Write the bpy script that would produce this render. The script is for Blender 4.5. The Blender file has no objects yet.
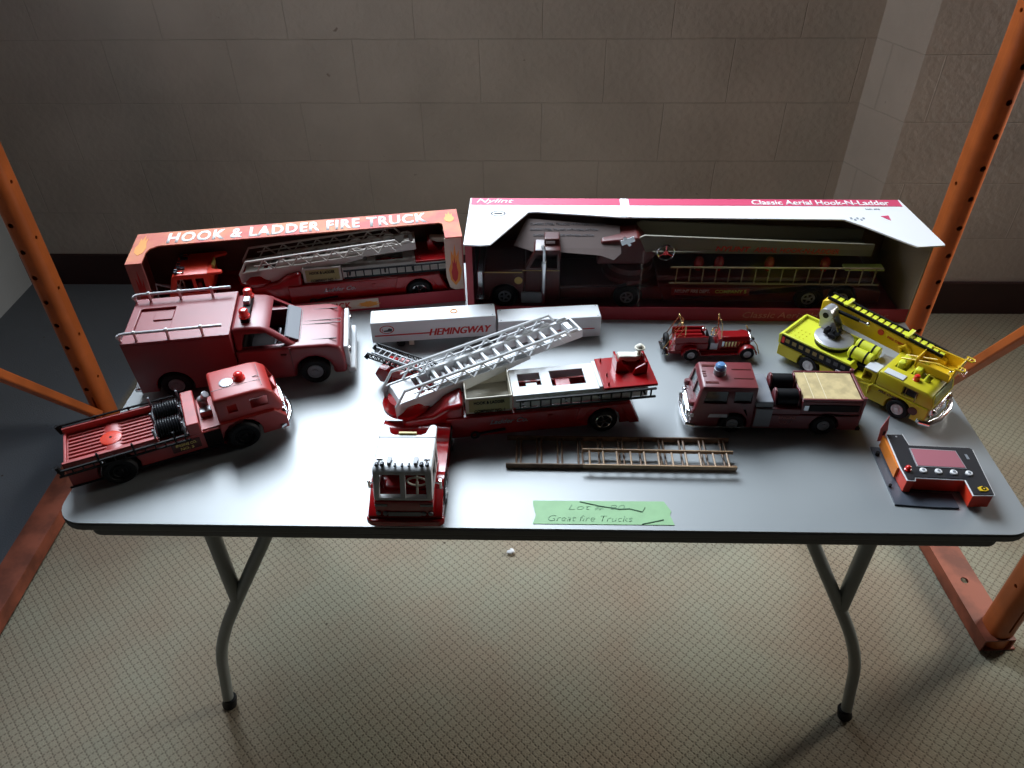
import bpy, bmesh, math, random
from mathutils import Vector, Matrix
from mathutils.geometry import tessellate_polygon
random.seed(7)
S = bpy.context.scene
COL = S.collection
PI = math.pi
T = 0.74                                   # height of the table top

# ---------------------------------------------------------------- materials
MATS = {}
def mat(name, col, rough=.45, metal=0, spec=.5, coat=0, var=0, scale=30, bump=0, alpha=1, emis=None, trans=0, col2=None):
    if name in MATS: return MATS[name]
    m = bpy.data.materials.new(name); m.use_nodes = True
    nt = m.node_tree; b = nt.nodes['Principled BSDF']
    c = tuple(col) + (1,)
    b.inputs['Base Color'].default_value = c
    b.inputs['Roughness'].default_value = rough
    b.inputs['Metallic'].default_value = metal
    b.inputs['Specular IOR Level'].default_value = spec
    b.inputs['Coat Weight'].default_value = coat
    b.inputs['Coat Roughness'].default_value = .15
    b.inputs['Alpha'].default_value = alpha
    b.inputs['Transmission Weight'].default_value = trans
    tc = nt.nodes.new('ShaderNodeTexCoord')
    nz = nt.nodes.new('ShaderNodeTexNoise'); nz.inputs['Scale'].default_value = scale; nz.inputs['Detail'].default_value = 5
    nt.links.new(tc.outputs['Object'], nz.inputs['Vector'])
    if var or col2:
        mx = nt.nodes.new('ShaderNodeMix'); mx.data_type = 'RGBA'
        k = col2 if col2 else tuple(max(0, x*(1-var)) for x in col)
        mx.inputs['A'].default_value = tuple(k) + (1,); mx.inputs['B'].default_value = c
        rp = nt.nodes.new('ShaderNodeValToRGB'); rp.color_ramp.elements[0].position = .38; rp.color_ramp.elements[1].position = .6
        nt.links.new(nz.outputs['Fac'], rp.inputs['Fac']); nt.links.new(rp.outputs['Color'], mx.inputs['Factor'])
        nt.links.new(mx.outputs['Result'], b.inputs['Base Color'])
    if bump:
        bp = nt.nodes.new('ShaderNodeBump'); bp.inputs['Strength'].default_value = bump; bp.inputs['Distance'].default_value = .002
        nt.links.new(nz.outputs['Fac'], bp.inputs['Height']); nt.links.new(bp.outputs['Normal'], b.inputs['Normal'])
    MATS[name] = m
    return m

RED_A = mat('red_plastic_bright', (.42, .016, .010), .46, spec=.9, var=.15, scale=12)
RED_A2 = mat('red_plastic_worn', (.44, .035, .03), .48, spec=.9, var=.2, scale=40)
RED_B = mat('red_plastic_rescue', (.23, .006, .011), .42, spec=.9, var=.18, scale=10)
RED_C = mat('red_plastic_gloss', (.30, .004, .006), .2, coat=.25)
RED_D = mat('maroon_plastic', (.15, .007, .013), .44, spec=1.0, var=.2, scale=25)
RED_E = mat('red_enamel', (.22, .003, .005), .25, coat=.15)
RED_N = mat('brown_red_steel', (.075, .009, .007), .3, var=.2, scale=9)
RED_BR = mat('orange_red_plastic', (.75, .05, .02), .35)
BLACK = mat('black_plastic', (.005, .005, .006), .5, spec=.2)
RUBBER = mat('black_rubber', (.008, .008, .009), .6, spec=.25, bump=.2, scale=300)
DARK = mat('dark_interior', (.012, .006, .006), .8, spec=.2)
CHROME = mat('chrome', (.75, .76, .78), .16, metal=1)
SILVER = mat('silver_plastic', (.5, .5, .52), .35, metal=.6)
WHITE = mat('white_plastic', (.66, .67, .68), .35, var=.04, scale=15)
CREAM = mat('cream_plastic', (.66, .61, .50), .4, var=.08, scale=25)
IVORY = mat('ivory_plastic', (.70, .66, .56), .45)
WHITE_SHADED = mat('shaded_white_plastic', (.52, .47, .42), .35, var=.06, scale=12)  # white plastic greyed in its colour for shade behind the carton's cellophane
YEL = mat('yellow_plastic', (.62, .53, .02), .36, var=.08, scale=20)
YEL2 = mat('fluorescent_yellow', (.68, .70, .045), .4)
YELD = mat('amber_yellow', (.78, .50, .02), .35)
GOLD = mat('gold_print', (.62, .46, .12), .45)
TAN = mat('tan_tarp', (.58, .45, .22), .7, var=.25, scale=60, bump=.5)
BRASS = mat('brass', (.75, .55, .25), .25, metal=1)
WOOD = mat('brown_plastic_wood', (.19, .105, .055), .5, var=.35, scale=80)
WOODL = mat('light_brown_plastic', (.34, .21, .11), .45, var=.15, scale=60)
BLUEG = mat('blue_lens', (.10, .22, .42), .25, coat=.5)
REDL = mat('red_lens', (.70, .02, .015), .22, coat=.5)
GLASSD = mat('smoked_glass', (.02, .02, .022), .12, coat=.4)
CLEAR = mat('clear_plastic', (.9, .95, .95), .08, alpha=.16)
GREYP = mat('grey_plastic', (.22, .23, .25), .4)
INKR = mat('red_ink', (.50, .02, .02), .5)
INKW = mat('white_ink', (.82, .80, .80), .5)
INKB = mat('dark_ink', (.05, .045, .05), .6)
INKO = mat('orange_ink', (.75, .28, .04), .5)
INKG = mat('grey_ink', (.25, .27, .30), .6)
INKP = mat('pencil_ink', (.17, .30, .18), .7)

# ---------------------------------------------------------------- mesh tools
def prop(o, label=None, cat=None, group=None, kind=None):
    for k, v in (('label', label), ('category', cat), ('group', group), ('kind', kind)):
        if v: o[k] = v
    return o

class MB:
    def __init__(s): s.bm = bmesh.new()
    def poly(s, pts):
        vs = [s.bm.verts.new(p) for p in pts]
        return s.bm.faces.new(vs)
    def hexa(s, p):                         # 0-3 bottom loop, 4-7 top loop
        v = [s.bm.verts.new(q) for q in p]
        for f in ((3,2,1,0),(4,5,6,7),(0,1,5,4),(1,2,6,5),(2,3,7,6),(3,0,4,7)): s.bm.faces.new([v[i] for i in f])
        return s
    def box(s, x0, x1, y0, y1, z0, z1, rz=0, c=None):
        p = [(x0,y0,z0),(x1,y0,z0),(x1,y1,z0),(x0,y1,z0),(x0,y0,z1),(x1,y0,z1),(x1,y1,z1),(x0,y1,z1)]
        if rz:
            cx, cy = c or ((x0+x1)/2, (y0+y1)/2); a, b = math.cos(rz), math.sin(rz)
            p = [(cx+(x-cx)*a-(y-cy)*b, cy+(x-cx)*b+(y-cy)*a, z) for x, y, z in p]
        return s.hexa(p)
    def bar(s, a, b, w, h, up=(0,0,1)):     # rectangular bar from a to b
        a, b = Vector(a), Vector(b); d = (b-a).normalized(); up = Vector(up)
        if abs(d.dot(up)) > .98: up = Vector((1,0,0))
        r = d.cross(up).normalized(); u = r.cross(d).normalized()
        q = lambda p, i, j: tuple(p + r*(w/2*i) + u*(h/2*j))
        return s.hexa([q(a,-1,-1), q(a,1,-1), q(b,1,-1), q(b,-1,-1), q(a,-1,1), q(a,1,1), q(b,1,1), q(b,-1,1)])
    def prism(s, pts, y0, y1, axis='y', taper=None):
        def m(u, v, w):
            return {'y': (u, w, v), 'x': (w, u, v), 'z': (u, v, w)}[axis]
        n = len(pts)
        a = [s.bm.verts.new(m(u, v, y0)) for u, v in pts]; b = [s.bm.verts.new(m(u, v, y1)) for u, v in pts]
        s.bm.faces.new(a); s.bm.faces.new(b[::-1])
        for i in range(n): s.bm.faces.new((a[i], b[i], b[(i+1) % n], a[(i+1) % n]))
        return s
    def plate(s, outer, holes, f, w0, w1):  # flat sheet with openings; f maps (u, v, w) to a point
        loops = [outer] + list(holes)
        flat = [p for l in loops for p in l]
        tris = tessellate_polygon([[Vector((u, v, 0)) for u, v in l] for l in loops])
        A = [s.bm.verts.new(f(u, v, w0)) for u, v in flat]; B = [s.bm.verts.new(f(u, v, w1)) for u, v in flat]
        for t in tris:
            try: s.bm.faces.new([A[i] for i in t]); s.bm.faces.new([B[i] for i in reversed(t)])
            except ValueError: pass
        k = 0
        for l in loops:
            n = len(l)
            for i in range(n):
                i0, i1 = k+i, k+(i+1) % n
                s.bm.faces.new((A[i0], A[i1], B[i1], B[i0]))
            k += n
        return s
    def cyl(s, a, b, r, seg=20, r2=None):
        a, b = Vector(a), Vector(b); d = (b-a).normalized()
        up = Vector((0,0,1)) if abs(d.z) < .9 else Vector((1,0,0))
        u = d.cross(up).normalized(); v = d.cross(u); r2 = r if r2 is None else r2
        A = []; B = []
        for i in range(seg):
            t = 2*PI*i/seg; w = u*math.cos(t)+v*math.sin(t)
            A.append(s.bm.verts.new(a+w*r)); B.append(s.bm.verts.new(b+w*max(r2, 1e-5)))
        s.bm.faces.new(A); s.bm.faces.new(B[::-1])
        for i in range(seg): s.bm.faces.new((A[i], B[i], B[(i+1) % seg], A[(i+1) % seg]))
        return s
    def tube(s, pts, r, seg=8, closed=False):
        P = [Vector(p) for p in pts]; n = len(P); rings = []
        prev = None
        for i in range(n):
            if closed: d = P[(i+1) % n]-P[i-1]
            else: d = P[min(i+1, n-1)]-P[max(i-1, 0)]
            d.normalize()
            if prev is None:
                up = Vector((0,0,1)) if abs(d.z) < .9 else Vector((1,0,0)); u = d.cross(up).normalized()
            else: u = (prev - d*prev.dot(d)).normalized()
            prev = u; v = d.cross(u)
            rr = r[i] if isinstance(r, (list, tuple)) else r
            rings.append([s.bm.verts.new(P[i]+(u*math.cos(2*PI*k/seg)+v*math.sin(2*PI*k/seg))*rr) for k in range(seg)])
        m = n if closed else n-1
        for i in range(m):
            a, b = rings[i], rings[(i+1) % n]
            for k in range(seg): s.bm.faces.new((a[k], a[(k+1) % seg], b[(k+1) % seg], b[k]))
        if not closed: s.bm.faces.new(rings[0][::-1]); s.bm.faces.new(rings[-1])
        return s
    def lathe(s, prof, c=(0,0,0), axis='z', seg=24):
        c = Vector(c); rings = []
        for r, h in prof:
            ring = []
            for k in range(seg):
                t = 2*PI*k/seg; a, b = r*math.cos(t), r*math.sin(t)
                p = {'z': (a, b, h), 'y': (a, h, b), 'x': (h, a, b)}[axis]
                ring.append(s.bm.verts.new(c+Vector(p)))
            rings.append(ring)
        for i in range(len(rings)-1):
            for k in range(seg): s.bm.faces.new((rings[i][k], rings[i][(k+1) % seg], rings[i+1][(k+1) % seg], rings[i+1][k]))
        s.bm.faces.new(rings[0][::-1]); s.bm.faces.new(rings[-1])
        return s
    def ring(s, c, R, r, axis='z', seg=28, tilt=None):
        pts = []
        for k in range(seg):
            t = 2*PI*k/seg; a, b = R*math.cos(t), R*math.sin(t)
            v = Vector({'z': (a, b, 0), 'y': (a, 0, b), 'x': (0, a, b)}[axis])
            if tilt: v = Matrix.Rotation(tilt[0], 3, tilt[1]) @ v
            pts.append(Vector(c)+v)
        return s.tube(pts, r, 6, True)
    def ball(s, c, rx, ry=None, rz=None, seg=16):
        ry = ry or rx; rz = rz or rx
        r = bmesh.ops.create_uvsphere(s.bm, u_segments=seg, v_segments=max(6, seg//2), radius=1)
        for v in r['verts']: v.co = Vector((v.co.x*rx+c[0], v.co.y*ry+c[1], v.co.z*rz+c[2]))
        return s
    def move(s, M):
        bmesh.ops.transform(s.bm, matrix=M, verts=s.bm.verts[:]); return s
    def bevel(s, w, seg=3, ang=20):
        bmesh.ops.recalc_face_normals(s.bm, faces=s.bm.faces[:])
        e = [e for e in s.bm.edges if len(e.link_faces) == 2 and e.calc_face_angle(0) > math.radians(ang)]
        bmesh.ops.bevel(s.bm, geom=e, offset=w, segments=seg, profile=.5, affect='EDGES', clamp_overlap=True)
        return s
    def mesh(s, name):
        bmesh.ops.recalc_face_normals(s.bm, faces=s.bm.faces[:])
        me = bpy.data.meshes.new(name); s.bm.to_mesh(me); return me
    def cut(s, *cutters):
        a = bpy.data.objects.new('shape', s.mesh('shape')); COL.objects.link(a); tmp = []
        for c in cutters:
            b = bpy.data.objects.new('cutter', c.mesh('cutter')); COL.objects.link(b); tmp.append(b)
            md = a.modifiers.new('b', 'BOOLEAN'); md.operation = 'DIFFERENCE'; md.solver = 'EXACT'; md.object = b
        dg = bpy.context.evaluated_depsgraph_get(); dg.update()
        me = bpy.data.meshes.new_from_object(a.evaluated_get(dg))
        bm = bmesh.new(); bm.from_mesh(me); s.bm.free(); s.bm = bm
        for o in [a]+tmp: bpy.data.objects.remove(o)
        return s
    def build(s, name, m, parent=None, bevel=0, seg=2, smooth=35, loc=None, rot=None):
        me = s.mesh(name); s.bm.free()
        me.materials.append(m)
        if smooth:
            for p in me.polygons: p.use_smooth = True
            me.set_sharp_from_angle(angle=math.radians(smooth))
        o = bpy.data.objects.new(name, me); COL.objects.link(o)
        if parent: o.parent = parent
        if loc: o.location = loc
        if rot: o.rotation_euler = rot
        if bevel:
            md = o.modifiers.new('bevel', 'BEVEL'); md.width = bevel; md.segments = seg; md.limit_method = 'ANGLE'; md.angle_limit = math.radians(35)
        return o

def empty(name, loc, rz, label, cat, group=None):
    o = bpy.data.objects.new(name, None); COL.objects.link(o); o.location = loc; o.rotation_euler = (0, 0, rz)
    o.empty_display_size = .02
    return prop(o, label, cat, group)

def text(s, O, u, v, W, H, m, parent, name='lettering', shear=0, bold=.02, depth=.0004, spacing=1.0):
    cu = bpy.data.curves.new('t', 'FONT'); cu.body = s; cu.size = 1; cu.shear = shear; cu.offset = bold; cu.space_character = spacing
    cu.resolution_u = 3
    to = bpy.data.objects.new('t', cu); COL.objects.link(to)
    dg = bpy.context.evaluated_depsgraph_get(); dg.update()
    me = bpy.data.meshes.new_from_object(to.evaluated_get(dg)); bpy.data.objects.remove(to)
    xs = [q.co.x for q in me.vertices]; ys = [q.co.y for q in me.vertices]
    x0, x1, y0, y1 = min(xs), max(xs), min(ys), max(ys)
    O, u, v = Vector(O), Vector(u).normalized(), Vector(v).normalized(); n = u.cross(v)
    for q in me.vertices:
        q.co = O + u*((q.co.x-x0)/(x1-x0)*W) + v*((q.co.y-y0)/(y1-y0)*H) + n*depth
    me.materials.clear(); me.materials.append(m); me.name = name
    bm = bmesh.new(); bm.from_mesh(me)
    g = bmesh.ops.extrude_face_region(bm, geom=bm.faces[:])
    bmesh.ops.translate(bm, vec=-n*depth*.8, verts=[e for e in g['geom'] if isinstance(e, bmesh.types.BMVert)])
    bmesh.ops.recalc_face_normals(bm, faces=bm.faces[:])
    bm.to_mesh(me); bm.free()
    o = bpy.data.objects.new(name, me); COL.objects.link(o); o.parent = parent
    return o

def arched(x0, x1, zb, top, arches, n=9):
    """side profile: flat bottom from x0 to x1 with wheel arches, then the list of top points back to x0"""
    pts = [(x0, zb)]
    for cx, cz, r in arches:
        a0 = math.asin(max(-1, min(1, (zb-cz)/r)))
        for i in range(n+1):
            t = PI-a0 + (2*a0-PI)*i/n
            pts.append((cx+r*math.cos(t), cz+r*math.sin(t)))
    pts.append((x1, zb))
    return pts + list(top)

def wheel(parent, x, y, r, w, side, hubm=CHROME, hub=.55, spokes=0, name='wheel'):
    """side = +1 / -1: the local Y direction the wheel faces"""
    tr = MB().lathe([(r*.5, -w/2), (r*.9, -w/2), (r, -w*.32), (r, w*.32), (r*.9, w/2), (r*.66, w/2), (r*.62, w*.36), (r*.3, w*.36)], axis='y', seg=28)
    if side < 0: tr.move(Matrix.Rotation(PI, 4, 'Z'))
    o = tr.build(name, RUBBER, parent, loc=(x, y, r))
    h = MB()
    if spokes:
        h.ring((0, w*.4, 0), r*hub, r*.07, 'y')
        for k in range(spokes):
            t = 2*PI*k/spokes; h.bar((0, w*.38, 0), (r*hub*math.cos(t), w*.38, r*hub*math.sin(t)), r*.12, r*.1, (0, 1, 0))
        h.cyl((0, w*.3, 0), (0, w*.5, 0), r*.16, 12)
    else:
        h.lathe([(r*hub, w*.30), (r*hub, w*.44), (r*hub*.82, w*.47), (r*hub*.72, w*.38), (r*hub*.4, w*.38), (r*hub*.32, w*.5), (r*.02, w*.52)], axis='y', seg=24)
    if side < 0: h.move(Matrix.Rotation(PI, 4, 'Z'))
    h.build('hub', hubm, o)
    return o

def ladder(parent, a, b, width, rungs, rail=(.003, .006), rr=.0015, m=BLACK, name='ladder', up=(0,0,1), side=None):
    """flat ladder from a to b (centre line)"""
    a, b = Vector(a), Vector(b); d = (b-a).normalized()
    sd = Vector(side).normalized() if side else d.cross(Vector(up)).normalized()
    q = MB(); nrm = sd.cross(d)
    for s_ in (-1, 1): q.bar(a+sd*width/2*s_, b+sd*width/2*s_, rail[0], rail[1], nrm)
    for i in range(rungs):
        c = a.lerp(b, (i+.5)/rungs); q.cyl(c-sd*width/2, c+sd*width/2, rr, 8)
    return q.build(name, m, parent)

# ================================================================ THE SETTING
def wall_material():
    m = bpy.data.materials.new('painted_block'); m.use_nodes = True; nt = m.node_tree; N = nt.nodes; L = nt.links
    b = N['Principled BSDF']; b.inputs['Roughness'].default_value = .75; b.inputs['Specular IOR Level'].default_value = .25
    tc = N.new('ShaderNodeTexCoord'); sp = N.new('ShaderNodeSeparateXYZ'); cb = N.new('ShaderNodeCombineXYZ')
    L.new(tc.outputs['Object'], sp.inputs[0])
    ad = N.new('ShaderNodeMath'); ad.operation = 'ADD'; L.new(sp.outputs['X'], ad.inputs[0]); L.new(sp.outputs['Y'], ad.inputs[1])
    zz = N.new('ShaderNodeMath'); zz.operation = 'ADD'; zz.inputs[1].default_value = 2.032-.104-.2032*0+0.002; L.new(sp.outputs['Z'], zz.inputs[0])
    L.new(ad.outputs[0], cb.inputs['X']); L.new(zz.outputs[0], cb.inputs['Y'])
    nw = N.new('ShaderNodeTexNoise'); nw.inputs['Scale'].default_value = 9; L.new(tc.outputs['Object'], nw.inputs['Vector'])
    vm = N.new('ShaderNodeVectorMath'); vm.operation = 'SCALE'; vm.inputs['Scale'].default_value = .006
    L.new(nw.outputs['Color'], vm.inputs[0])
    va = N.new('ShaderNodeVectorMath'); L.new(cb.outputs[0], va.inputs[0]); L.new(vm.outputs[0], va.inputs[1])
    br = N.new('ShaderNodeTexBrick'); br.inputs['Scale'].default_value = 1; br.inputs['Brick Width'].default_value = .4064
    br.inputs['Row Height'].default_value = .2032; br.inputs['Mortar Size'].default_value = .0028; br.inputs['Mortar Smooth'].default_value = .8
    br.inputs['Color1'].default_value = (.62, .555, .50, 1); br.inputs['Color2'].default_value = (.63, .565, .51, 1)
    br.inputs['Mortar'].default_value = (.55, .49, .44, 1)
    L.new(va.outputs[0], br.inputs['Vector'])
    n1 = N.new('ShaderNodeTexNoise'); n1.inputs['Scale'].default_value = 3.5; n1.inputs['Detail'].default_value = 8; L.new(tc.outputs['Object'], n1.inputs['Vector'])
    rp = N.new('ShaderNodeValToRGB'); rp.color_ramp.elements[0].position = .3; rp.color_ramp.elements[0].color = (.82, .82, .82, 1)
    rp.color_ramp.elements[1].position = .65; rp.color_ramp.elements[1].color = (1, 1, 1, 1); L.new(n1.outputs['Fac'], rp.inputs['Fac'])
    mx = N.new('ShaderNodeMix'); mx.data_type = 'RGBA'; mx.blend_type = 'MULTIPLY'; mx.inputs['Factor'].default_value = 1
    L.new(br.outputs['Color'], mx.inputs['A']); L.new(rp.outputs['Color'], mx.inputs['B'])
    # small dark scuffs
    sc = N.new('ShaderNodeTexNoise'); sc.inputs['Scale'].default_value = 28; sc.inputs['Detail'].default_value = 2; L.new(tc.outputs['Object'], sc.inputs['Vector'])
    r2 = N.new('ShaderNodeValToRGB'); r2.color_ramp.elements[0].position = .74; r2.color_ramp.elements[0].color = (1, 1, 1, 1)
    r2.color_ramp.elements[1].position = .80; r2.color_ramp.elements[1].color = (.55, .5, .47, 1); L.new(sc.outputs['Fac'], r2.inputs['Fac'])
    m2 = N.new('ShaderNodeMix'); m2.data_type = 'RGBA'; m2.blend_type = 'MULTIPLY'; m2.inputs['Factor'].default_value = 1
    L.new(mx.outputs['Result'], m2.inputs['A']); L.new(r2.outputs['Color'], m2.inputs['B'])
    L.new(m2.outputs['Result'], b.inputs['Base Color'])
    n2 = N.new('ShaderNodeTexNoise'); n2.inputs['Scale'].default_value = 45; n2.inputs['Detail'].default_value = 4; L.new(tc.outputs['Object'], n2.inputs['Vector'])
    iv = N.new('ShaderNodeMath'); iv.operation = 'MULTIPLY_ADD'
    iv.inputs[1].default_value = -.35; L.new(br.outputs['Fac'], iv.inputs[0]); L.new(n2.outputs['Fac'], iv.inputs[2])
    bp = N.new('ShaderNodeBump'); bp.inputs['Strength'].default_value = .55; bp.inputs['Distance'].default_value = .006
    L.new(iv.outputs[0], bp.inputs['Height']); L.new(bp.outputs['Normal'], b.inputs['Normal'])
    return m

def floor_material():
    m = bpy.data.materials.new('patterned_carpet'); m.use_nodes = True; nt = m.node_tree; N = nt.nodes; L = nt.links
    b = N['Principled BSDF']; b.inputs['Roughness'].default_value = .95; b.inputs['Specular IOR Level'].default_value = .1
    tc = N.new('ShaderNodeTexCoord'); sp = N.new('ShaderNodeSeparateXYZ')
    nw = N.new('ShaderNodeTexNoise'); nw.inputs['Scale'].default_value = 18; L.new(tc.outputs['Object'], nw.inputs['Vector'])
    vm = N.new('ShaderNodeVectorMath'); vm.operation = 'SCALE'; vm.inputs['Scale'].default_value = .006; L.new(nw.outputs['Color'], vm.inputs[0])
    va = N.new('ShaderNodeVectorMath'); L.new(tc.outputs['Object'], va.inputs[0]); L.new(vm.outputs[0], va.inputs[1])
    L.new(va.outputs[0], sp.inputs[0])
    def mth(op, a, c=None, d=None):
        n = N.new('ShaderNodeMath'); n.operation = op
        for i, q in enumerate((a, c, d)):
            if q is None: continue
            if isinstance(q, (int, float)): n.inputs[i].default_value = q
            else: L.new(q, n.inputs[i])
        return n.outputs[0]
    s = .0245
    u = mth('DIVIDE', mth('ADD', sp.outputs['X'], sp.outputs['Y']), s); v = mth('DIVIDE', mth('SUBTRACT', sp.outputs['X'], sp.outputs['Y']), s)
    du = mth('ABSOLUTE', mth('SUBTRACT', mth('FRACT', u), .5)); dv = mth('ABSOLUTE', mth('SUBTRACT', mth('FRACT', v), .5))
    def line(d, o):
        r = N.new('ShaderNodeMapRange'); r.interpolation_type = 'SMOOTHSTEP'; r.inputs['From Min'].default_value = .33; r.inputs['From Max'].default_value = .5
        L.new(d, r.inputs['Value'])
        # broken into dashes along the other direction
        ds = mth('SINE', mth('MULTIPLY', o, 4*PI))
        k = mth('MULTIPLY_ADD', ds, .40, .58)
        return mth('MULTIPLY', r.outputs[0], k)
    pat = mth('MAXIMUM', line(du, v), line(dv, u))
    nf = N.new('ShaderNodeTexNoise'); nf.inputs['Scale'].default_value = 260; nf.inputs['Detail'].default_value = 3; L.new(tc.outputs['Object'], nf.inputs['Vector'])
    pn = mth('MULTIPLY', pat, mth('MULTIPLY_ADD', nf.outputs['Fac'], 1.0, .35))
    base = N.new('ShaderNodeTexNoise'); base.inputs['Scale'].default_value = 3.2; base.inputs['Detail'].default_value = 5; L.new(tc.outputs['Object'], base.inputs['Vector'])
    rp = N.new('ShaderNodeValToRGB'); rp.color_ramp.elements[0].position = .35; rp.color_ramp.elements[0].color = (.36, .285, .205, 1)
    rp.color_ramp.elements[1].position = .62; rp.color_ramp.elements[1].color = (.37, .35, .26, 1); L.new(base.outputs['Fac'], rp.inputs['Fac'])
    # greyer, plain carpet beyond the left rack foot
    gr = N.new('ShaderNodeMapRange'); gr.inputs['From Min'].default_value = -1.33; gr.inputs['From Max'].default_value = -1.30; L.new(sp.outputs['X'], gr.inputs['Value'])
    mg = N.new('ShaderNodeMix'); mg.data_type = 'RGBA'; L.new(gr.outputs[0], mg.inputs['Factor'])
    mg.inputs['A'].default_value = (.20, .225, .26, 1); L.new(rp.outputs['Color'], mg.inputs['B'])
    dk = N.new('ShaderNodeMix'); dk.data_type = 'RGBA'; L.new(mg.outputs['Result'], dk.inputs['A']); dk.inputs['B'].default_value = (.13, .095, .07, 1)
    L.new(mth('MULTIPLY', mth('MULTIPLY', pn, .80), gr.outputs[0]), dk.inputs['Factor'])
    # dark specks and light lint
    vo = N.new('ShaderNodeTexVoronoi'); vo.inputs['Scale'].default_value = 7; L.new(tc.outputs['Object'], vo.inputs['Vector'])
    sk = N.new('ShaderNodeMapRange'); sk.inputs['From Min'].default_value = .012; sk.inputs['From Max'].default_value = .03; L.new(vo.outputs['Distance'], sk.inputs['Value'])
    m3 = N.new('ShaderNodeMix'); m3.data_type = 'RGBA'; L.new(sk.outputs[0], m3.inputs['Factor']); m3.inputs['A'].default_value = (.10, .08, .06, 1)
    L.new(dk.outputs['Result'], m3.inputs['B'])
    L.new(m3.outputs['Result'], b.inputs['Base Color'])
    bp = N.new('ShaderNodeBump'); bp.inputs['Strength'].default_value = .5; bp.inputs['Distance'].default_value = .003
    L.new(mth('SUBTRACT', nf.outputs['Fac'], mth('MULTIPLY', pat, gr.outputs[0])), bp.inputs['Height']); L.new(bp.outputs['Normal'], b.inputs['Normal'])
    return m

WALLM = wall_material(); FLOORM = floor_material()
BASEM = mat('dark_red_brown_baseboard', (.045, .014, .014), .5, var=.2, scale=6)
CEILM = mat('ceiling_paint', (.10, .095, .09), .9)
DARKW = mat('dark_room_wall', (.05, .045, .042), .9)
LWALLM = mat('white_painted_wall', (.50, .53, .55), .7, var=.06, scale=5)
def st(mb, name, m, **k): return prop(mb.build(name, m, None, smooth=0, **k), kind='structure')
XL, XR, YF, YB, ZC = -1.975, 2.9, -2.4, 2.604, 3.6
st(MB().box(XL-.1, XR+.1, YF-.1, YB+.12, -.08, 0), 'floor', FLOORM)
st(MB().box(XL-.1, XR+.1, YF-.1, YB+.12, ZC, ZC+.08), 'ceiling', CEILM)
XZ = lambda u, v, w: (u, w, v)
WIN_B = (-1.32, .32, 1.60, 3.0)            # window high in the back wall, above the picture
st(MB().plate([(XL, 0), (XR, 0), (XR, ZC), (XL, ZC)], [[(WIN_B[0], WIN_B[2]), (WIN_B[1], WIN_B[2]), (WIN_B[1], WIN_B[3]), (WIN_B[0], WIN_B[3])]], XZ, YB, YB+.12), 'wall_back', WALLM)
WIN_R = (1.75, 2.5, .8, 2.0)
YZ = lambda u, v, w: (w, u, v)
WIN_L = (1.1, 2.2, 1.4, 2.5)
st(MB().plate([(YF, 0), (YB, 0), (YB, ZC), (YF, ZC)], [[(WIN_L[0], WIN_L[2]), (WIN_L[1], WIN_L[2]), (WIN_L[1], WIN_L[3]), (WIN_L[0], WIN_L[3])]], YZ, XL-.1, XL), 'wall_left', LWALLM)
st(MB().plate([(YF, 0), (YB, 0), (YB, ZC), (YF, ZC)], [[(WIN_R[0], WIN_R[2]), (WIN_R[1], WIN_R[2]), (WIN_R[1], WIN_R[3]), (WIN_R[0], WIN_R[3])]], YZ, XR, XR+.1), 'wall_right', WALLM)
st(MB().box(XL-.1, XR+.1, YF-.1, YF, 0, ZC), 'wall_front', DARKW)
# the pier that steps out of the back wall on the right
st(MB().prism([(1.085, YB), (1.165, 2.425), (1.80, 2.425), (1.80, YB)], 0, ZC, 'z'), 'wall_pier', WALLM)
st(MB().box(XL, 1.09, YB-.012, YB, 0, .131), 'baseboard_back', BASEM)
st(MB().prism([(1.075, YB-.012), (1.158, 2.412), (1.812, 2.412), (1.812, YB-.001), (1.80, YB-.001), (1.80, 2.425), (1.165, 2.425), (1.09, YB-.012)], 0, .131, 'z'), 'baseboard_pier', BASEM)
st(MB().box(1.815, XR, YB-.012, YB, 0, .131), 'baseboard_right', BASEM)
# ================================================================ TABLE
TX0, TX1, TY0, TY1 = -.716, .741, .7485, 1.51
TTOP = mat('grey_laminate', (.26, .278, .284), .42, spec=1.0, var=.05, scale=5)
TTOP.node_tree.nodes['Principled BSDF'].inputs['IOR'].default_value = 1.6
TEDGE = mat('dark_grey_edge', (.10, .10, .095), .55)
TLEG = mat('grey_painted_steel', (.24, .26, .25), .38, spec=.6)
tab = empty('folding_table', (0, 0, 0), math.radians(-.13), 'long grey laminate folding table with curved grey tube legs', 'table')
def rrect(x0, x1, y0, y1, r, n=7):
    P = []
    for cx, cy, a in ((x1-r, y1-r, 0), (x0+r, y1-r, 90), (x0+r, y0+r, 180), (x1-r, y0+r, 270)):
        for i in range(n+1): t = math.radians(a+90*i/n); P.append((cx+r*math.cos(t), cy+r*math.sin(t)))
    return P
MB().prism(rrect(TX0+.001, TX1-.001, TY0+.001, TY1-.001, .042), T-.002, T, 'z').build('tabletop', TTOP, tab, smooth=30)
MB().prism(rrect(TX0, TX1, TY0, TY1, .043), T-.017, T-.0021, 'z').build('table_edge', TEDGE, tab, bevel=.003, smooth=30)
MB().prism(rrect(TX0+.045, TX1-.045, TY0+.004, TY1-.004, .02), T-.034, T-.0172, 'z').build('apron', TEDGE, tab, bevel=.004, smooth=30)
def smoothpath(P, n=8):
    out = []
    for i in range(len(P)-1):
        p0 = Vector(P[max(i-1, 0)]); p1 = Vector(P[i]); p2 = Vector(P[i+1]); p3 = Vector(P[min(i+2, len(P)-1)])
        for k in range(n):
            t = k/n
            out.append(.5*((2*p1)+(p2-p0)*t+(2*p0-5*p1+4*p2-p3)*t*t+(3*p1-p0-3*p2+p3)*t*t*t))
    return out + [Vector(P[-1])]
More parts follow.
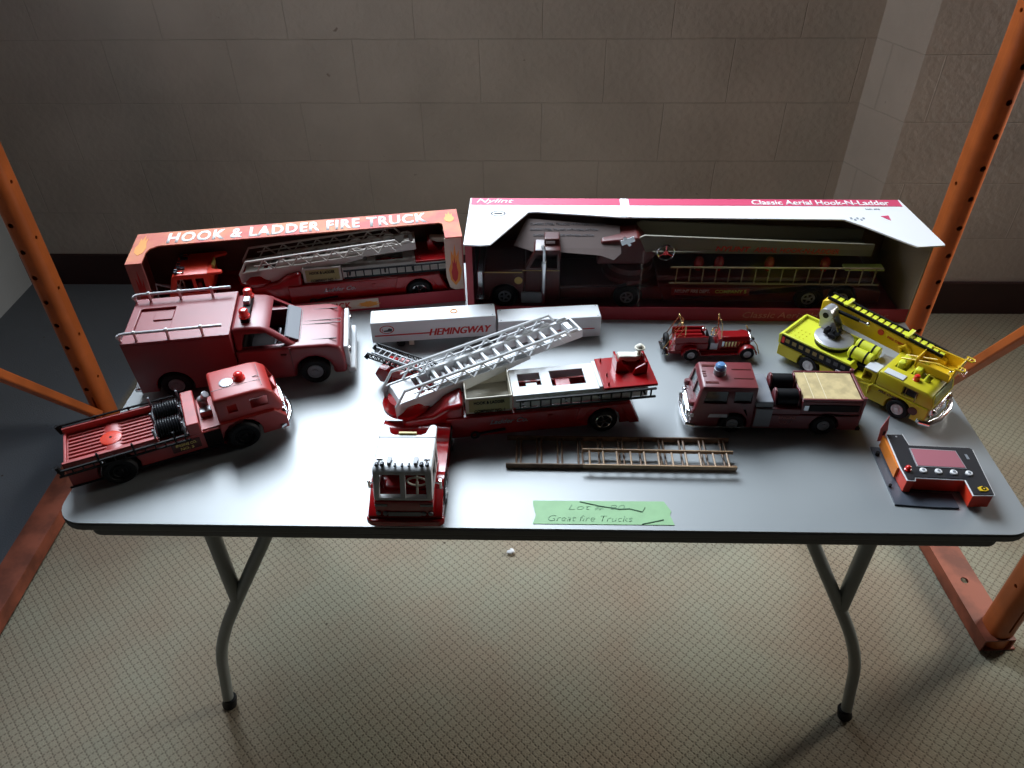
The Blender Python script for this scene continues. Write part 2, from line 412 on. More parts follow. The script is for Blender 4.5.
for sx in (-1, 1):
    for yy in (.862, 1.39):
        cx = .0125
        X = lambda a: cx + sx*a
        P = [(X(.405), yy, .709), (X(.478), yy, .56), (X(.562), yy, .393), (X(.610), yy, .29), (X(.640), yy, .20), (X(.657), yy, .10), (X(.668), yy, .03)]
        MB().tube(smoothpath(P), .0118, 14).build('leg', TLEG, tab)
        MB().cyl((X(.662), yy, .035), (X(.672), yy, .002), .0138, 16, .0155).build('foot_cap', RUBBER, tab, bevel=.003)
        MB().tube([(X(.562), yy+.0, .709), (X(.562), yy, .40)], .0135, 14).build('leg_brace', TLEG, tab)

# ================================================================ ORANGE RACK
OR = mat('orange_enamel', (.62, .145, .03), .42, var=.22, scale=9, bump=.1)
ORD = mat('worn_orange_enamel', (.40, .105, .055), .55, var=.5, scale=14, bump=.2)
def rack(x0, y0, deg, xb, depth, label, side):
    r = empty('pallet_rack_frame', (x0, y0, 0), math.radians(deg), label, 'rack', None)
    w, d, x = .0285, .032, 0
    for y in (depth, 0):
        outer = rrect(x-w, x+w, y-d, y+d, .022, 7)
        po = MB().prism(outer, .0, 2.5, 'z')
        ip = rrect(x-w+.004, x+w-.004, y-d+.004, y+d-.004, .018, 7)
        h = MB(); h.prism(ip, -.1, 2.6, 'z'); hs = MB(); z = .18
        while z < 2.4:
            hs.cyl((x+side*.006, y-d-.01, z), (x+side*.006, y-d+.02, z), .0072, 14)
            if int(z*100) % 3 == 0: hs.cyl((x-side*(w+.01), y-.006, z+.03), (x-side*(w-.02), y-.006, z+.03), .0050, 12)
            z += .0762
        hs.box(x-.0025, x+.0025, y-d-.01, y-d+.01, .07, .15)
        po.cut(h, hs).build('post', OR, r, smooth=40)
    MB().box(-.034, .040, -.034, .034, .0002, .0050).build('foot_plate', ORD, r, bevel=.002)
    c = MB().prism([(xb-.036, .006), (xb-.036, .046), (xb+.036, .046), (xb+.036, .006), (xb+.032, .006), (xb+.032, .042), (xb-.032, .042), (xb-.032, .006)], -.036, depth+.03, 'y')
    cc = MB().cyl((xb, .13, .0), (xb, .13, .08), .009, 16)
    c.cut(cc).build('floor_channel', ORD, r)
    MB().bar((x, depth-.04, .09), (x, .05, 1.10), .024, .032, (1, 0, 0)).build('diagonal_brace', OR, r, bevel=.004)
    return r
rack(1.086, 1.058, 4.2, -.012, .70, 'orange steel rack upright frame on the right of the table', 1)
rack(-1.279, .93, 1.3, -.012, .83, 'orange steel rack upright frame on the left of the table', -1)

# ================================================================ GREEN TAPE
TAPE = mat('green_tape', (.26, .46, .23), .6, var=.08, scale=40)
TSH = mat('tape_crease_shade', (.06, .14, .07), .7)  # dark green puts the wrinkles' shadows into the colour
tp = empty('masking_tape', (.107, .781, T), 0, 'strip of pale green tape with faint handwriting on front edge of table', 'tape')
TO = [(-.1010, .0230), (.098, .0235), (.1065, .004), (.1035, -.0035), (.108, -.0225), (-.1012, -.0228), (-.0965, -.006), (-.0995, .008), (-.1005, .014)]
MB().prism(TO, .0003, .0009, 'z').build('tape_strip', TAPE, tp, smooth=0)
cr = MB()
def ridge(P, w):
    for a, b in zip(P, P[1:]):
        cr.prism([(a[0], a[1]-w*.5), (b[0], b[1]-w*.3), (b[0], b[1]+w*.5), (a[0], a[1]+w*.2)], .0006, .0019, 'z')
ridge([(-.030, .0215), (-.004, .014), (.028, .007), (.045, .008), (.063, .002)], .0016)
ridge([(.063, .002), (.068, .011)], .0012); ridge([(.060, -.0215), (.093, -.013)], .0015)
cr.build('crease', TSH, tp, smooth=0)  # low ridges coloured dark as the shadows of wrinkles
text('Great fire Trucks', (-.078, -.017, .0010), (1, 0, 0), (0, 1, 0), .125, .011, INKP, tp, 'handwriting', .3, -.022, .0003)
text('Lot # 90', (-.047, .0045, .0010), (1, 0, 0), (0, 1, 0), .085, .011, INKP, tp, 'handwriting', .3, -.026, .0003)
# lint on the carpet
lb = MB()
for i in range(6): lb.ball((random.uniform(-.008, .008), random.uniform(-.006, .006), .006+random.uniform(0, .004)), random.uniform(.005, .009), random.uniform(.004, .007), random.uniform(.003, .005), 8)
o = lb.build('paper_scrap', INKW, None, loc=(-.0434, 1.2903, 0)); prop(o, 'tiny crumpled white paper scrap lying on the carpet under the table', 'scrap')

# ================================================================ RED OPEN-BED PUMPER (front left)
def frame_at(px, py, deg, off, name, label, cat, group=None):
    a = math.radians(deg); n = (-math.sin(a), math.cos(a))
    return empty(name, (px+n[0]*off, py+n[1]*off, T), a, label, cat, group)
t = frame_at(-.633, .8307, 25.9, .052, 'toy_fire_truck', 'faded red toy pumper with open ribbed bed, two black hose coils and black ladder', 'toy truck')
R = .0255
b = MB().prism(arched(-.070, .158, .016, [(.158, .052), (.125, .052), (-.070, .052)], [(0, R, .031)]), -.044, .044)
b.build('body', RED_A, t, bevel=.002)
f = MB().prism(arched(.1575, .262, .016, [(.262, .040), (.245, .058), (.158, .058)], [(.190, R, .031)]), -.046, .046)
f.build('front_fender', RED_A, t, bevel=.005, seg=3)
cab = MB().prism([(.158, .050), (.258, .050), (.262, .060), (.256, .074), (.250, .092), (.238, .1015), (.225, .1035), (.158, .1035)], -.041, .041).bevel(.007, 3, 30)
inn = MB().prism([(.164, .052), (.250, .052), (.247, .090), (.234, .098), (.164, .098)], -.036, .036)
cab.cut(inn, MB().box(.176, .191, -.06, .06, .072, .088), MB().box(.212, .239, -.06, .06, .070, .089), MB().box(.240, .30, -.034, -.002, .068, .090), MB().box(.240, .30, .002, .034, .068, .090))
co = cab.build('cab', RED_A, t, smooth=40)
MB().box(.165, .17, -.034, .034, .055, .095).build('cab_bulkhead', DARK, co)
q = MB().box(.160, .236, -.0150, -.0143, .1033, .1039); q.box(.236, .2367, -.030, .030, .1022, .1036); q.box(.226, .236, -.004, -.0032, .1033, .1042); q.build('panel_line', RED_N, co)
MB().lathe([(.011, 0), (.011, .0015), (.009, .002)], (.185, -.002, .1035)).build('roof_disc', SILVER, co)
MB().lathe([(.010, 0), (.010, .002), (.0075, .0035), (.0075, .009), (.005, .0115), (.001, .0125)], (.206, .001, .1035)).build('beacon', REDL, co)
# bed
COILM = mat('ribbed_hose', (.022, .022, .026), .32, spec=.8)
s = MB()
for y in (-.0425, .0425): s.box(-.070, .066, y-.0025, y+.0025, .0515, .066)
s.box(-.070, -.066, -.040, .040, .0515, .058)
for i in range(9): yy = -.034+i*.0085; s.box(-.064, .062, yy-.002, yy+.002, .0518, .0545)
s.build('ribbed_bed', RED_A2, t, bevel=.0008)
MB().lathe([(.016, .0), (.016, .0025), (.013, .0035), (.003, .0035)], (-.002, .0, .0540)).build('hatch', RED_BR, t)
MB().cyl((-.002, 0, .0572), (-.002, 0, .0580), .002, 10).build('hatch_hole', BLACK, t)
for y in (-.021, .021):
    hm = MB()
    for i in range(10): hm.lathe([(.0120, -.0019), (.0160, -.0004), (.0160, .0004), (.0120, .0019)], (.0685+i*.0038, y, .063), 'x', 20)
    hm.cyl((.066, y, .063), (.105, y, .063), .0115, 20)
    hm.build('hose_coil', COILM, t)
fr = MB()
for x in (.0635, .1065):
    fr.box(x-.0016, x+.0016, -.044, .044, .052, .060)
    for y in (-.0425, 0, .0425): fr.box(x-.0016, x+.0016, y-.0022, y+.0022, .052, .082)
fr.build('hose_rack', GREYP, t, bevel=.0008)
MB().box(.110, .130, -.045, .045, .050, .074).build('bulkhead', RED_A2, t, bevel=.002)
MB().box(.1312, .1578, -.040, .040, .0521, .0545).build('seat_deck', RED_A, t)
g = MB(); g.cyl((.142, .010, .054), (.142, .010, .072), .0075, 16); g.ball((.142, .010, .074), .0085, .0085, .007); g.cyl((.142, .010, .074), (.150, .004, .088), .004, 12, .0065)
g.box(.134, .152, -.012, .002, .0546, .066); g.build('deck_gun', SILVER, t, bevel=.001)
MB().box(.131, .157, -.0445, -.0435, .020, .050).build('doorway_shade', DARK, t)  # flat dark sheet standing in for shade inside the doorway
# side ladders and rails
lad = MB()
for z in (.050, .0600): lad.bar((-.078, -.0525, z), (.112, -.0500, z), .0028, .0028)
for i in range(13): x = -.073+i*.0148; lad.cyl((x, -.0522, .050), (x, -.0522, .0600), .0011, 8)
lad.build('side_ladder', BLACK, t)
ra = MB(); ra.tube([(-.075, .047, .069), (.100, .047, .069)], .0018, 8)
for x in (-.07, -.02, .03, .08): ra.cyl((x, .047, .050), (x, .047, .071), .0015, 8)
for x in (-.02, .03, .09): ra.cyl((x, -.0505, .050), (x, -.0505, .074), .0016, 8); ra.box(x-.001, x+.001, -.0505, -.044, .064, .067)
for y in (-.05, .05): ra.cyl((-.073, y, .052), (-.077, y, .068), .0035, 10)
ra.build('hand_rail', BLACK, t)
MB().box(.080, .124, -.0456, -.0438, .026, .046).build('side_panel', RED_N, t, bevel=.001)
text('ENGINE CO.', (.086, -.0458, .0375), (1, 0, 0), (0, 0, 1), .032, .005, GOLD, t, 'lettering')
text('NO. 5', (.092, -.0458, .0292), (1, 0, 0), (0, 0, 1), .020, .005, GOLD, t, 'lettering')
MB().box(-.074, .156, -.0452, -.0438, .0162, .0195).build('running_board', BLACK, t)
# bumper and lights
bp = MB().tube([(.248, -.047, .022), (.262, -.040, .022), (.270, -.020, .022), (.272, 0, .022), (.270, .020, .022), (.262, .040, .022), (.248, .047, .022)], .0042, 10); bp.build('front_bumper', CHROME, t)
g = MB()
for i in range(5): g.box(.258, .2645-.0, -.018, .018, .030+i*.005, .032+i*.005)
g.build('grille', CHROME, t)
for y in (-.032, .032): MB().lathe([(.0065, 0), (.0065, .006), (.005, .008), (.001, .009)], (.256, y, .042), 'x', 16).build('headlight', CHROME, t)
MB().box(.02-.03, .25, -.012, .012, .010, .020).build('chassis', BLACK, t)
for x in (0, .190):
    MB().cyl((x, -.04, R), (x, .04, R), .004, 10).build('axle', BLACK, t)
    for sd in (-1, 1): wheel(t, x, sd*.0415, R, .019, sd, BLACK, .5)

RAILM = mat('bright_silver_rail', (.72, .72, .74), .3, metal=.35)
# ================================================================ RED RESCUE TRUCK WITH TALL BOX
t = frame_at(-.3837, 1.0811, 10.0, .070, 'toy_rescue_truck', 'large dull red toy rescue truck with tall box body and chrome roof rails', 'toy truck')
R = .0265
bx = MB().prism([(-.300, .018), (-.128, .018), (-.128, .120), (-.306, .120)], -.069, .069)
bx.cut(MB().cyl((-.24, -.08, R), (-.24, .08, R), .0315, 28), MB().box(-.299, -.134, -.064, .064, .02, .1165))
bx.build('box_body', RED_B, t, bevel=.0015)
rf = MB().plate([(-.306, -.069), (-.128, -.069), (-.128, .069), (-.306, .069)], [[(-.292, -.036), (-.232, -.036), (-.232, .036), (-.275, .036), (-.292, .036)]], lambda u, v, w: (u, v, w), .120, .1245)
rf.build('box_roof', RED_B, t, bevel=.001)
rc = MB().box(-.2925, -.2315, -.0365, .0365, .098, .100); rc.box(-.266, -.233, .000, .026, .100, .1225); rc.box(-.293, -.262, -.037, -.031, .106, .116); rc.build('roof_hatch', RED_B, t, bevel=.001)
for y in (-.061, .061):
    rl = MB().tube([(-.305, y, .126), (-.308, y, .134), (-.303, y, .1385), (-.294, y, .1395), (-.138, y, .1395)], .0026, 10)
    for x in (-.280, -.228, -.172): rl.cyl((x, y, .1245), (x, y, .1395), .0024, 8); rl.ball((x, y, .140), .0042, .0042, .0042, 10)
    rl.ball((-.306, y, .134), .0045, .0045, .005, 10)
    rl.build('roof_rail', RAILM, t)
lo = MB().prism(arched(-.1275, .056, .018, [(.056, .060), (.050, .076), (.030, .083), (-.028, .085), (-.040, .086), (-.1275, .086)], [(0, R, .033)]), -.068, .068).bevel(.006, 3, 30)
lo.cut(MB().box(-.118, -.045, -.060, .060, .035, .10))
lo.build('lower_cab', RED_B, t, smooth=40)
up = MB().prism([(-.1275, .080), (-.020, .080), (-.068, .118), (-.078, .123), (-.100, .1255), (-.1275, .1255)], -.064, .064)
for v in up.bm.verts:
    if v.co.z > .1: v.co.y *= .86
up.bevel(.006, 3, 30)
inn = MB().prism([(-.1225, .070), (-.030, .070), (-.0735, .1195), (-.1225, .1205)], -.058, .058)
for v in inn.bm.verts:
    if v.co.z > .1: v.co.y *= .86
up.cut(inn, MB().prism([(-.116, .086), (-.038, .086), (-.071, .114), (-.110, .114)], -.09, .09), MB().hexa([(-.040, -.052, .086), (.0, -.052, .086), (.0, .052, .086), (-.040, .052, .086), (-.078, -.045, .1155), (.0, -.045, .1155), (.0, .045, .1155), (-.078, .045, .1155)]))
up.build('cab_roof', RED_B, t, smooth=40)
st_ = MB().box(-.118, -.046, -.059, .059, .036, .050); st_.box(-.119, -.112, -.050, .050, .05, .085); st_.build('bench_seat', DARK, t, bevel=.003)
MB().ring((-.058, -.026, .082), .015, .0016, 'x', 20, (.5, 'Y')).cyl((-.058, -.026, .082), (-.040, -.026, .070), .0018, 8).build('steering_wheel', GREYP, t)
MB().prism([(-.024, .0866), (-.020, .0880), (-.040, .0985), (-.043, .0970)], -.050, .050).build('dashboard_sheet', GREYP, t)
pl = MB(); 
pl.box(-.020, .052, -.0007, .0007, .0832, .0846); pl.box(-.018, .045, -.049, -.0478, .0815, .0840); pl.box(-.018, .045, .0478, .049, .0815, .0840)
for x in (-.018,): pl.box(x-.0007, x+.0007, -.049, .049, .0835, .0847)
pl.box(-.018, .052, .010, .0112, .0832, .0845)
pl.build('bonnet_line', RED_N, t)
lb = MB().box(-.1115, -.0965, -.040, .040, .1245, .1335); lb.build('light_bar', BLACK, t, bevel=.0015)
MB().box(-.110, -.098, .004, .022, .1336, .142).build('siren', SILVER, t, bevel=.002)
for y in (-.032, .033): MB().lathe([(.0095, 0), (.0095, .003), (.0078, .004), (.0078, .013), (.006, .0155), (.001, .0165)], (-.104, y, .1336)).build('beacon', REDL, t)
gr = MB().box(.0555, .0640, -.062, .062, .030, .0720); gr.build('grille', WHITE, t, bevel=.002)
g = MB()
for i in range(7): g.box(.0640, .0650, -.035, .035, .036+i*.005, .0385+i*.005)
g.build('grille_slats', GREYP, t)
for y in (-.049, .049): MB().lathe([(.008, 0), (.008, .002), (.006, .003), (.001, .0035)], (.064, y, .054), 'x', 16).build('headlight', CHROME, t)
MB().box(.058, .072, -.068, .068, .018, .028).build('front_bumper', WHITE, t, bevel=.0025)
MB().box(-.312, -.300, -.066, .066, .018, .026).build('rear_bumper', CHROME, t, bevel=.002)
dl = MB()
dl.box(-.1285, -.1275, -.0695, -.067, .025, .085); dl.box(-.036, -.0352, -.0692, -.067, .030, .083); dl.box(-.052, -.042, -.0705, -.067, .070, .0725)
dl.build('door_line', RED_N, t)
MB().box(-.29, .05, -.02, .02, .012, .0185).build('chassis', BLACK, t)
for x in (-.24, 0):
    MB().cyl((x, -.055, R), (x, .055, R), .004, 10).build('axle', BLACK, t)
    for sd in (-1, 1): wheel(t, x, sd*.0595, R, .019, sd, GREYP, .52)

# ================================================================ TILLER LADDER TRUCK (one on the table, one in its carton)
def ladder_truck(loc, deg, label, cab_loc, cab_deg, lad_deg, lad_tilt, lad_z, group, white, sc=1, cab_roof=None):
    cab_roof = cab_roof or white
    t = empty('toy_ladder_truck', loc, math.radians(deg), label, 'toy truck', group)
    R = .0235
    # --- trailer: local x runs to the rear, -y is the near side
    tb = MB().prism(arched(-.035, .285, .016, [(.285, .020), (.268, .058), (-.035, .058)], [(.2245, R, .0275)]), -.046, .046)
    tb.build('trailer_body', RED_C, t, bevel=.002)
    MB().prism([(.190, .034), (.197, .050), (.210, .0565), (.240, .0565), (.253, .050), (.268, .016), (.285, .016), (.266, .0595), (.183, .0595), (.176, .034)], -.0485, -.0445).build('rear_fender', RED_C, t, bevel=.0012)
    gn = MB().prism([(-.105, .045), (-.035, .020), (-.0055, .020), (-.0055, .084), (-.034, .078), (-.055, .064), (-.105, .060)], -.043, .043).bevel(.008, 4, 30)
    gn.build('gooseneck', RED_C, t, smooth=50)
    MB().lathe([(.040, 0), (.040, .006), (.034, .010), (.030, .018), (.018, .022), (.016, .026)], (-.095, 0, .0605), seg=32).build('turntable', RED_C, t, smooth=40)
    # storage box
    w = .0365
    sb = MB()
    sb.box(-.002, .0735, -w-.001, -w+.001, .0585, .0905); sb.box(-.002, .0735, w-.001, w+.001, .0585, .0905)
    sb.box(-.002, 0, -w+.001, w-.001, .0585, .0905); sb.box(.0715, .0735, -w+.001, w-.001, .0585, .0905); sb.box(0, .0715, -w+.001, w-.001, .0585, .0605)
    sb.build('storage_box', WHITE_SHADED if white is WHITE_SHADED else CREAM, t, bevel=.0006)
    MB().box(.003, .069, -w-.0018, -w-.0010, .0625, .0875).build('name_plate', mat('olive_gold_plate', (.30, .26, .09), .4), t)
    text('HOOK & LADDER', (.011, -w-.0021, .0775), (1, 0, 0), (0, 0, 1), .050, .0065, BLACK, t, bold=.03)
    text('COMPANY NO. 1', (.011, -w-.0021, .0600), (1, 0, 0), (0, 0, 1), .050, .0065, BLACK, t, bold=.03)
    # open white equipment frame
    ef = MB().plate([(.075, -.034), (.222, -.034), (.222, .034), (.075, .034)], [[(.088, -.012), (.125, -.012), (.125, .021), (.088, .021)], [(.142, -.017), (.198, -.017), (.198, .022), (.142, .022)]], lambda u, v, w: (u, v, w), .0815, .085)
    ef.box(.216, .222, -.034, .034, .085, .0885); ef.box(.075, .222, -.0345, -.0325, .060, .0815); ef.box(.075, .222, .0325, .0345, .060, .0815)
    ef.box(.100, .118, -.010, -.001, .0705, .0820)
    ef.build('equipment_frame', white, t, bevel=.0006)
    MB().box(.150, .175, -.010, .012, .0585, .0745).build('tool_chest', RED_C, t, bevel=.001)
    MB().box(.2225, .298, -.0345, .0345, .060, .0835).build('rear_box', white, t, bevel=.001)
    pf = MB().box(.2225, .312, -.040, .040, .0838, .0885)
    for x, y in ((.230, -.034), (.230, .030), (.232, -.010)): pf.box(x, x+.003, y, y+.003, .0885, .0945)
    pf.build('tiller_platform', RED_C, t, bevel=.001)
    # tiller cage with its seat back and driver figure
    cg = MB()
    cg.prism([(.250, .0886), (.252, .108), (.255, .118), (.262, .104), (.270, .092), (.272, .0886)], -.003, .001)
    cg.prism([(.250, .0886), (.250, .112), (.2535, .112), (.2535, .0886)], -.003, .026)
    cg.prism([(.254, .0886), (.254, .104), (.300, .104), (.300, .0886)], .024, .028)
    cg.prism([(.296, .0886), (.296, .113), (.3005, .113), (.3005, .0886)], -.012, .028)
    cg.prism([(.276, .0886), (.280, .100), (.300, .112), (.300, .0886)], -.012, -.0085)
    cg.build('tiller_cage', RED_C, t, bevel=.0008)
    sh = MB().prism([(.255, .104), (.262, .1055), (.270, .101), (.285, .099), (.292, .104), (.2955, .1125), (.285, .110), (.270, .112), (.257, .113)], .008, .023)
    sh.build('seat_cover', IVORY, t, bevel=.002, seg=3)
    hd = MB().ball((.292, .014, .124), .0065, .0065, .007, 14).cyl((.291, .014, .108), (.292, .014, .119), .004, 12, .003); hd.ring((.292, .014, .1235), .0075, .0016, 'z', 16)
    hd.build('driver_figure', IVORY, t)
    # black ladder on the near side
    sl = MB()
    for z in (.0670, .0835): sl.bar((.078, -.0455, z), (.308, -.0455, z), .003, .0030)
    for i in range(14): x = .085+i*.0165; sl.box(x-.0012, x+.0012, -.0466, -.0446, .0670, .0835)
    for x in (.09, .16, .215, .29): sl.box(x-.0015, x+.0015, -.0455, -.034, .072, .0745)
    sl.build('side_ladder', BLACK, t)
    text('Ladder Co.', (.035, -.0463, .040), (1, 0, 0), (0, 0, 1), .062, .009, SILVER if white is WHITE_SHADED else INKG, t, shear=.4)
    MB().box(.130, .138, -.0485, -.046, .042, .050).build('side_step', RED_C, t, bevel=.001)
    cl = MB().tube([(.012, -.048, .022), (.030, -.049, .026), (.060, -.048, .028)], .002, 8); cl.ring((.010, -.048, .021), .006, .0018, 'y', 16); cl.build('hose_fitting', BLACK, t)
    MB().cyl((.2245, -.038, R), (.2245, .038, R), .004, 10).build('axle', BLACK, t)
    for sd in (-1, 1): wheel(t, .2245, sd*.0395, R, .017, sd, CHROME, .56, 5)
    # --- aerial ladder on its turntable (sub-parts keep their own axes)
    M = Matrix.Translation((-.095, 0, lad_z)) @ Matrix.Rotation(math.radians(lad_deg), 4, 'Z') @ Matrix.Rotation(-math.radians(lad_tilt), 4, 'Y')
    L0, L1, L2 = -.018, .215, .322
    al = MB()
    al.prism([(-.030, -.022), (-.010, -.034), (.050, -.022), (L1, -.004), (L1, .004), (-.018, .004), (-.030, .0)], -.0285, -.0258)
    al.prism([(-.030, -.022), (-.010, -.034), (.050, -.022), (L1, -.004), (L1, .004), (-.018, .004), (-.030, .0)], .0258, .0285)
    al.hexa([(-.030, -.0285, -.022), (-.012, -.0285, -.022), (-.012, .0285, -.022), (-.030, .0285, -.022), (-.018, -.0285, .002), (.018, -.0285, .002), (.018, .0285, .002), (-.018, .0285, .002)])
    n = 9
    for i in range(n): x = .026+i*(L1-.03)/n; al.box(x, x+.0045, -.026, .026, -.006, .0025)
    al.box(.018, L1, -.0258, -.0215, -.004, .0035); al.box(.018, L1, .0215, .0258, -.004, .0035)
    al.move(M); bed = al.build('aerial_ladder', white, t, bevel=.0006)
    for s_ in (-1, 1):
        y = s_*.0285; gd = MB()
        gd.tube([(-.028, y, .000), (-.010, y, .026), (L1+.068, y, .026), (L1+.078, y, .012)], .0025, 8)
        gd.tube([(.004, y, .0145), (L1+.06, y, .0150)], .0013, 6)
        k = 8
        for i in range(k):
            x = .006+i*(L1+.06)/k; dx = (L1+.06)/k
            gd.bar((x, y, .003), (x+dx*.5, y, .024), .0020, .0036, (0, 1, 0)); gd.bar((x+dx*.5, y, .024), (x+dx, y, .003), .0020, .0036, (0, 1, 0))
        gd.move(M); gd.build('guard_rail', white, bed)
    fl = MB()
    for s_ in (-1, 1):
        y = s_*.0195
        fl.box(.045, L2, y-.0028, y+.0028, -.004, .0125); 
        for i in range(4): x = .19+i*.034; fl.prism([(x, .0125), (x+.006, .0175), (x+.018, .0175), (x+.024, .0125)], y+s_*.0005-.001, y+s_*.0005+.001)
    for i in range(12): x = .052+i*.0225; fl.box(x, x+.0052, -.0170, .0170, -.002, .0100)
    fl.box(L2-.004, L2, -.021, .021, -.002, .0125); fl.box(L2-.022, L2-.012, -.010, .010, .010, .014)
    fl.move(M); fl.build('fly_ladder', white, t, bevel=.0005)
    MB().prism([(-.012, .0), (.020, .0), (.012, -.020), (-.006, -.020)], -.020, .020).move(M).build('ladder_bracket', RED_C, t, bevel=.002)
    MB().tube([(.045, -.022, -.028), (.052, -.024, -.018), (.048, -.024, -.008)], .004, 8).move(M).build('ladder_crank', RED_C, t)
    # --- tractor: its own frame, x forward
    a = math.radians(cab_deg); MT = Matrix.Translation(cab_loc) @ Matrix.Rotation(a, 4, 'Z')
    def tb_(mb, name, m, bevel=0, **k): return mb.move(MT).build(name, m, t, bevel=bevel, **k)
    fb = MB().prism(arched(-.075, .118, .012, [(.118, .026), (.112, .030), (.080, .044), (.020, .040), (.0, .036), (-.060, .036), (-.075, .030)], [(-.052, R, .027), (.062, R, .027)]), -.054, .054)
    tb_(fb, 'tractor_fenders', RED_C, .004, seg=3)
    lc = MB().prism([(.032, .028), (.1165, .022), (.1157, .0553), (.032, .0553)], -.043, .043).bevel(.003, 2, 30)
    lc.cut(MB().box(.038, .106, -.038, .038, .040, .07))
    lco = tb_(lc, 'lower_cab', RED_C)
    uc = MB().prism([(.032, .0555), (.1155, .0555), (.100, .1005), (.094, .104), (.032, .104)], -.0425, .0425).bevel(.003, 2, 30)
    uc.cut(MB().prism([(.037, .050), (.109, .050), (.094, .0985), (.037, .0985)], -.039, .039),
           MB().hexa([(.095, -.0345, .0600), (.13, -.0345, .0600), (.13, -.0035, .0600), (.095, -.0035, .0600), (.085, -.0325, .095), (.13, -.0325, .095), (.13, -.0035, .095), (.085, -.0035, .095)]),
           MB().hexa([(.095, .0035, .0600), (.13, .0035, .0600), (.13, .0345, .0600), (.095, .0345, .0600), (.085, .0035, .095), (.13, .0035, .095), (.13, .0325, .095), (.085, .0325, .095)]),
           MB().prism([(.064, .063), (.100, .063), (.091, .094), (.064, .094)], -.06, .06), MB().box(.042, .058, -.06, .06, .063, .094))
    uco = tb_(uc, 'cab_top', cab_roof)
    hn = MB().plate([(.0335, -.0425), (.0335, .0425), (.008, .0415), (.0045, .037), (.007, .031), (.024, .026), (.028, .018), (.028, -.018), (.024, -.026), (.007, -.031), (.0045, -.037), (.008, -.0415)], [], lambda u, v, w: (u, v, w), .0985, .104)
    tb_(hn, 'roof_horns', cab_roof, .0015)
    sg = MB().box(.0245, .0275, -.013, .013, .096, .107); tb_(sg, 'name_board', GOLD)
    sti = MB().box(.05, .060, -.034, .034, .0405, .080); sti.box(.0595, .082, -.034, .034, .0405, .050); tb_(sti, 'cab_seat', RED_C, .003)
    ib = MB().box(.0385, .041, -.037, .037, .0405, .098); tb_(ib, 'cab_rear_panel', RED_C)
    tb_(MB().ring((.094, .019, .074), .0140, .0015, 'x', 22, (.35, 'Y')).cyl((.094, .019, .074), (.104, .019, .056), .0018, 8).bar((.094-.0045, .019, .087), (.094+.0045, .019, .061), .002, .002), 'steering_wheel', IVORY)
    # horn and lamp row across the roof edge
    hr = MB()
    for y, r in ((-.036, .0028), (-.028, .0032), (-.010, .0018), (0, .0018), (.010, .0018), (.028, .0032), (.036, .0028)):
        hr.lathe([(r*.7, -.003), (r, .0), (r, .003), (r*.6, .0036)], (.092, y, .104+r), 'x', 12)
    for y in (-.019, .019): hr.cyl((.089, y, .104), (.089, y, .109), .0032, 10, .0026); hr.box(.078, .086, y-.003, y+.003, .104, .108)
    tb_(hr, 'roof_lamps', mat('dark_lens', (.04, .045, .06), .3))
    hp = MB()
    for y in (-.034, .034): hp.cyl((.080, y, .1042), (.090, y, .1052), .0012, 8); hp.box(.077, .080, y-.004, y+.004, .104, .1065)
    tb_(hp, 'air_horns', CHROME)
    fg = MB().box(.1166, .1178, -.024, .024, .026, .034)
    for y in (-.033, .033):
        for d in (-.005, .005): fg.lathe([(.0036, 0), (.0036, .002), (.002, .003)], (.1166, y+d, .0315), 'x', 12)
        fg.box(.1160, .1172, y-.009, y+.009, .046, .0495)
    tb_(fg, 'grille_and_lamps', GREYP)
    br = MB().prism([(.1175, -.057), (.1235, -.050), (.1245, 0), (.1235, .050), (.1175, .057), (.112, .057), (.112, -.057)], .010, .022, 'z'); tb_(br, 'front_bumper', RED_C, .002)
    for sd in (-1, 1):
        for wx, nm in ((-.052, 'rear'), (.062, 'front')):
            wo = wheel(t, 0, 0, R, .016, sd, CHROME, .56, 5)
            p = MT @ Vector((wx, sd*.0475, 0)); wo.location = (p.x, p.y, R); wo.rotation_euler = (0, 0, a)
        tb_(MB().tube([(.088, sd*.044, .066), (.092, sd*.052, .067)], .0012, 8).box(.089, .093, sd*.052-.0015, sd*.052+.0015, .058, .074), 'wing_mirror', CHROME)
    return t
ladder_truck((-.1057, .9727, T), 8.7, 'glossy red toy tiller truck with long white aerial ladder and white-roofed cab facing front', (-.0896, -.0943, 0), -98.7, 21, 2.2, .087, None, WHITE)

# ================================================================ CARTON OF THE HOOK & LADDER TRUCK
CARD = mat('flame_printed_card', (.50, .085, .075), .6, col2=(.60, .20, .09), scale=14)
CARDP = mat('faded_pink_card', (.50, .16, .14), .6, var=.2, scale=30)
CARDB = mat('beige_card', (.62, .50, .40), .65, var=.08, scale=30)
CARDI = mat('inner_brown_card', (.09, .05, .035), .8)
CARDR = mat('dark_red_card', (.30, .015, .025), .5)
XY = lambda u, v, w: (u, v, w)
L, D, Hh = .633, .118, .150
bx = empty('toy_carton', (-.757, 1.245, T), math.radians(10.2), 'worn orange and red window carton printed HOOK & LADDER FIRE TRUCK, holding a truck', 'carton')
MB().box(0, L, 0, D, 0, .0025).build('carton_base', CARDR, bx)
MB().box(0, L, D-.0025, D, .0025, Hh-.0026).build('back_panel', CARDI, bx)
for x0, x1 in ((0, .0025), (L-.0025, L)): MB().box(x0, x1, .0, D-.0026, .0025, Hh-.0026).build('end_panel', CARDP, bx)
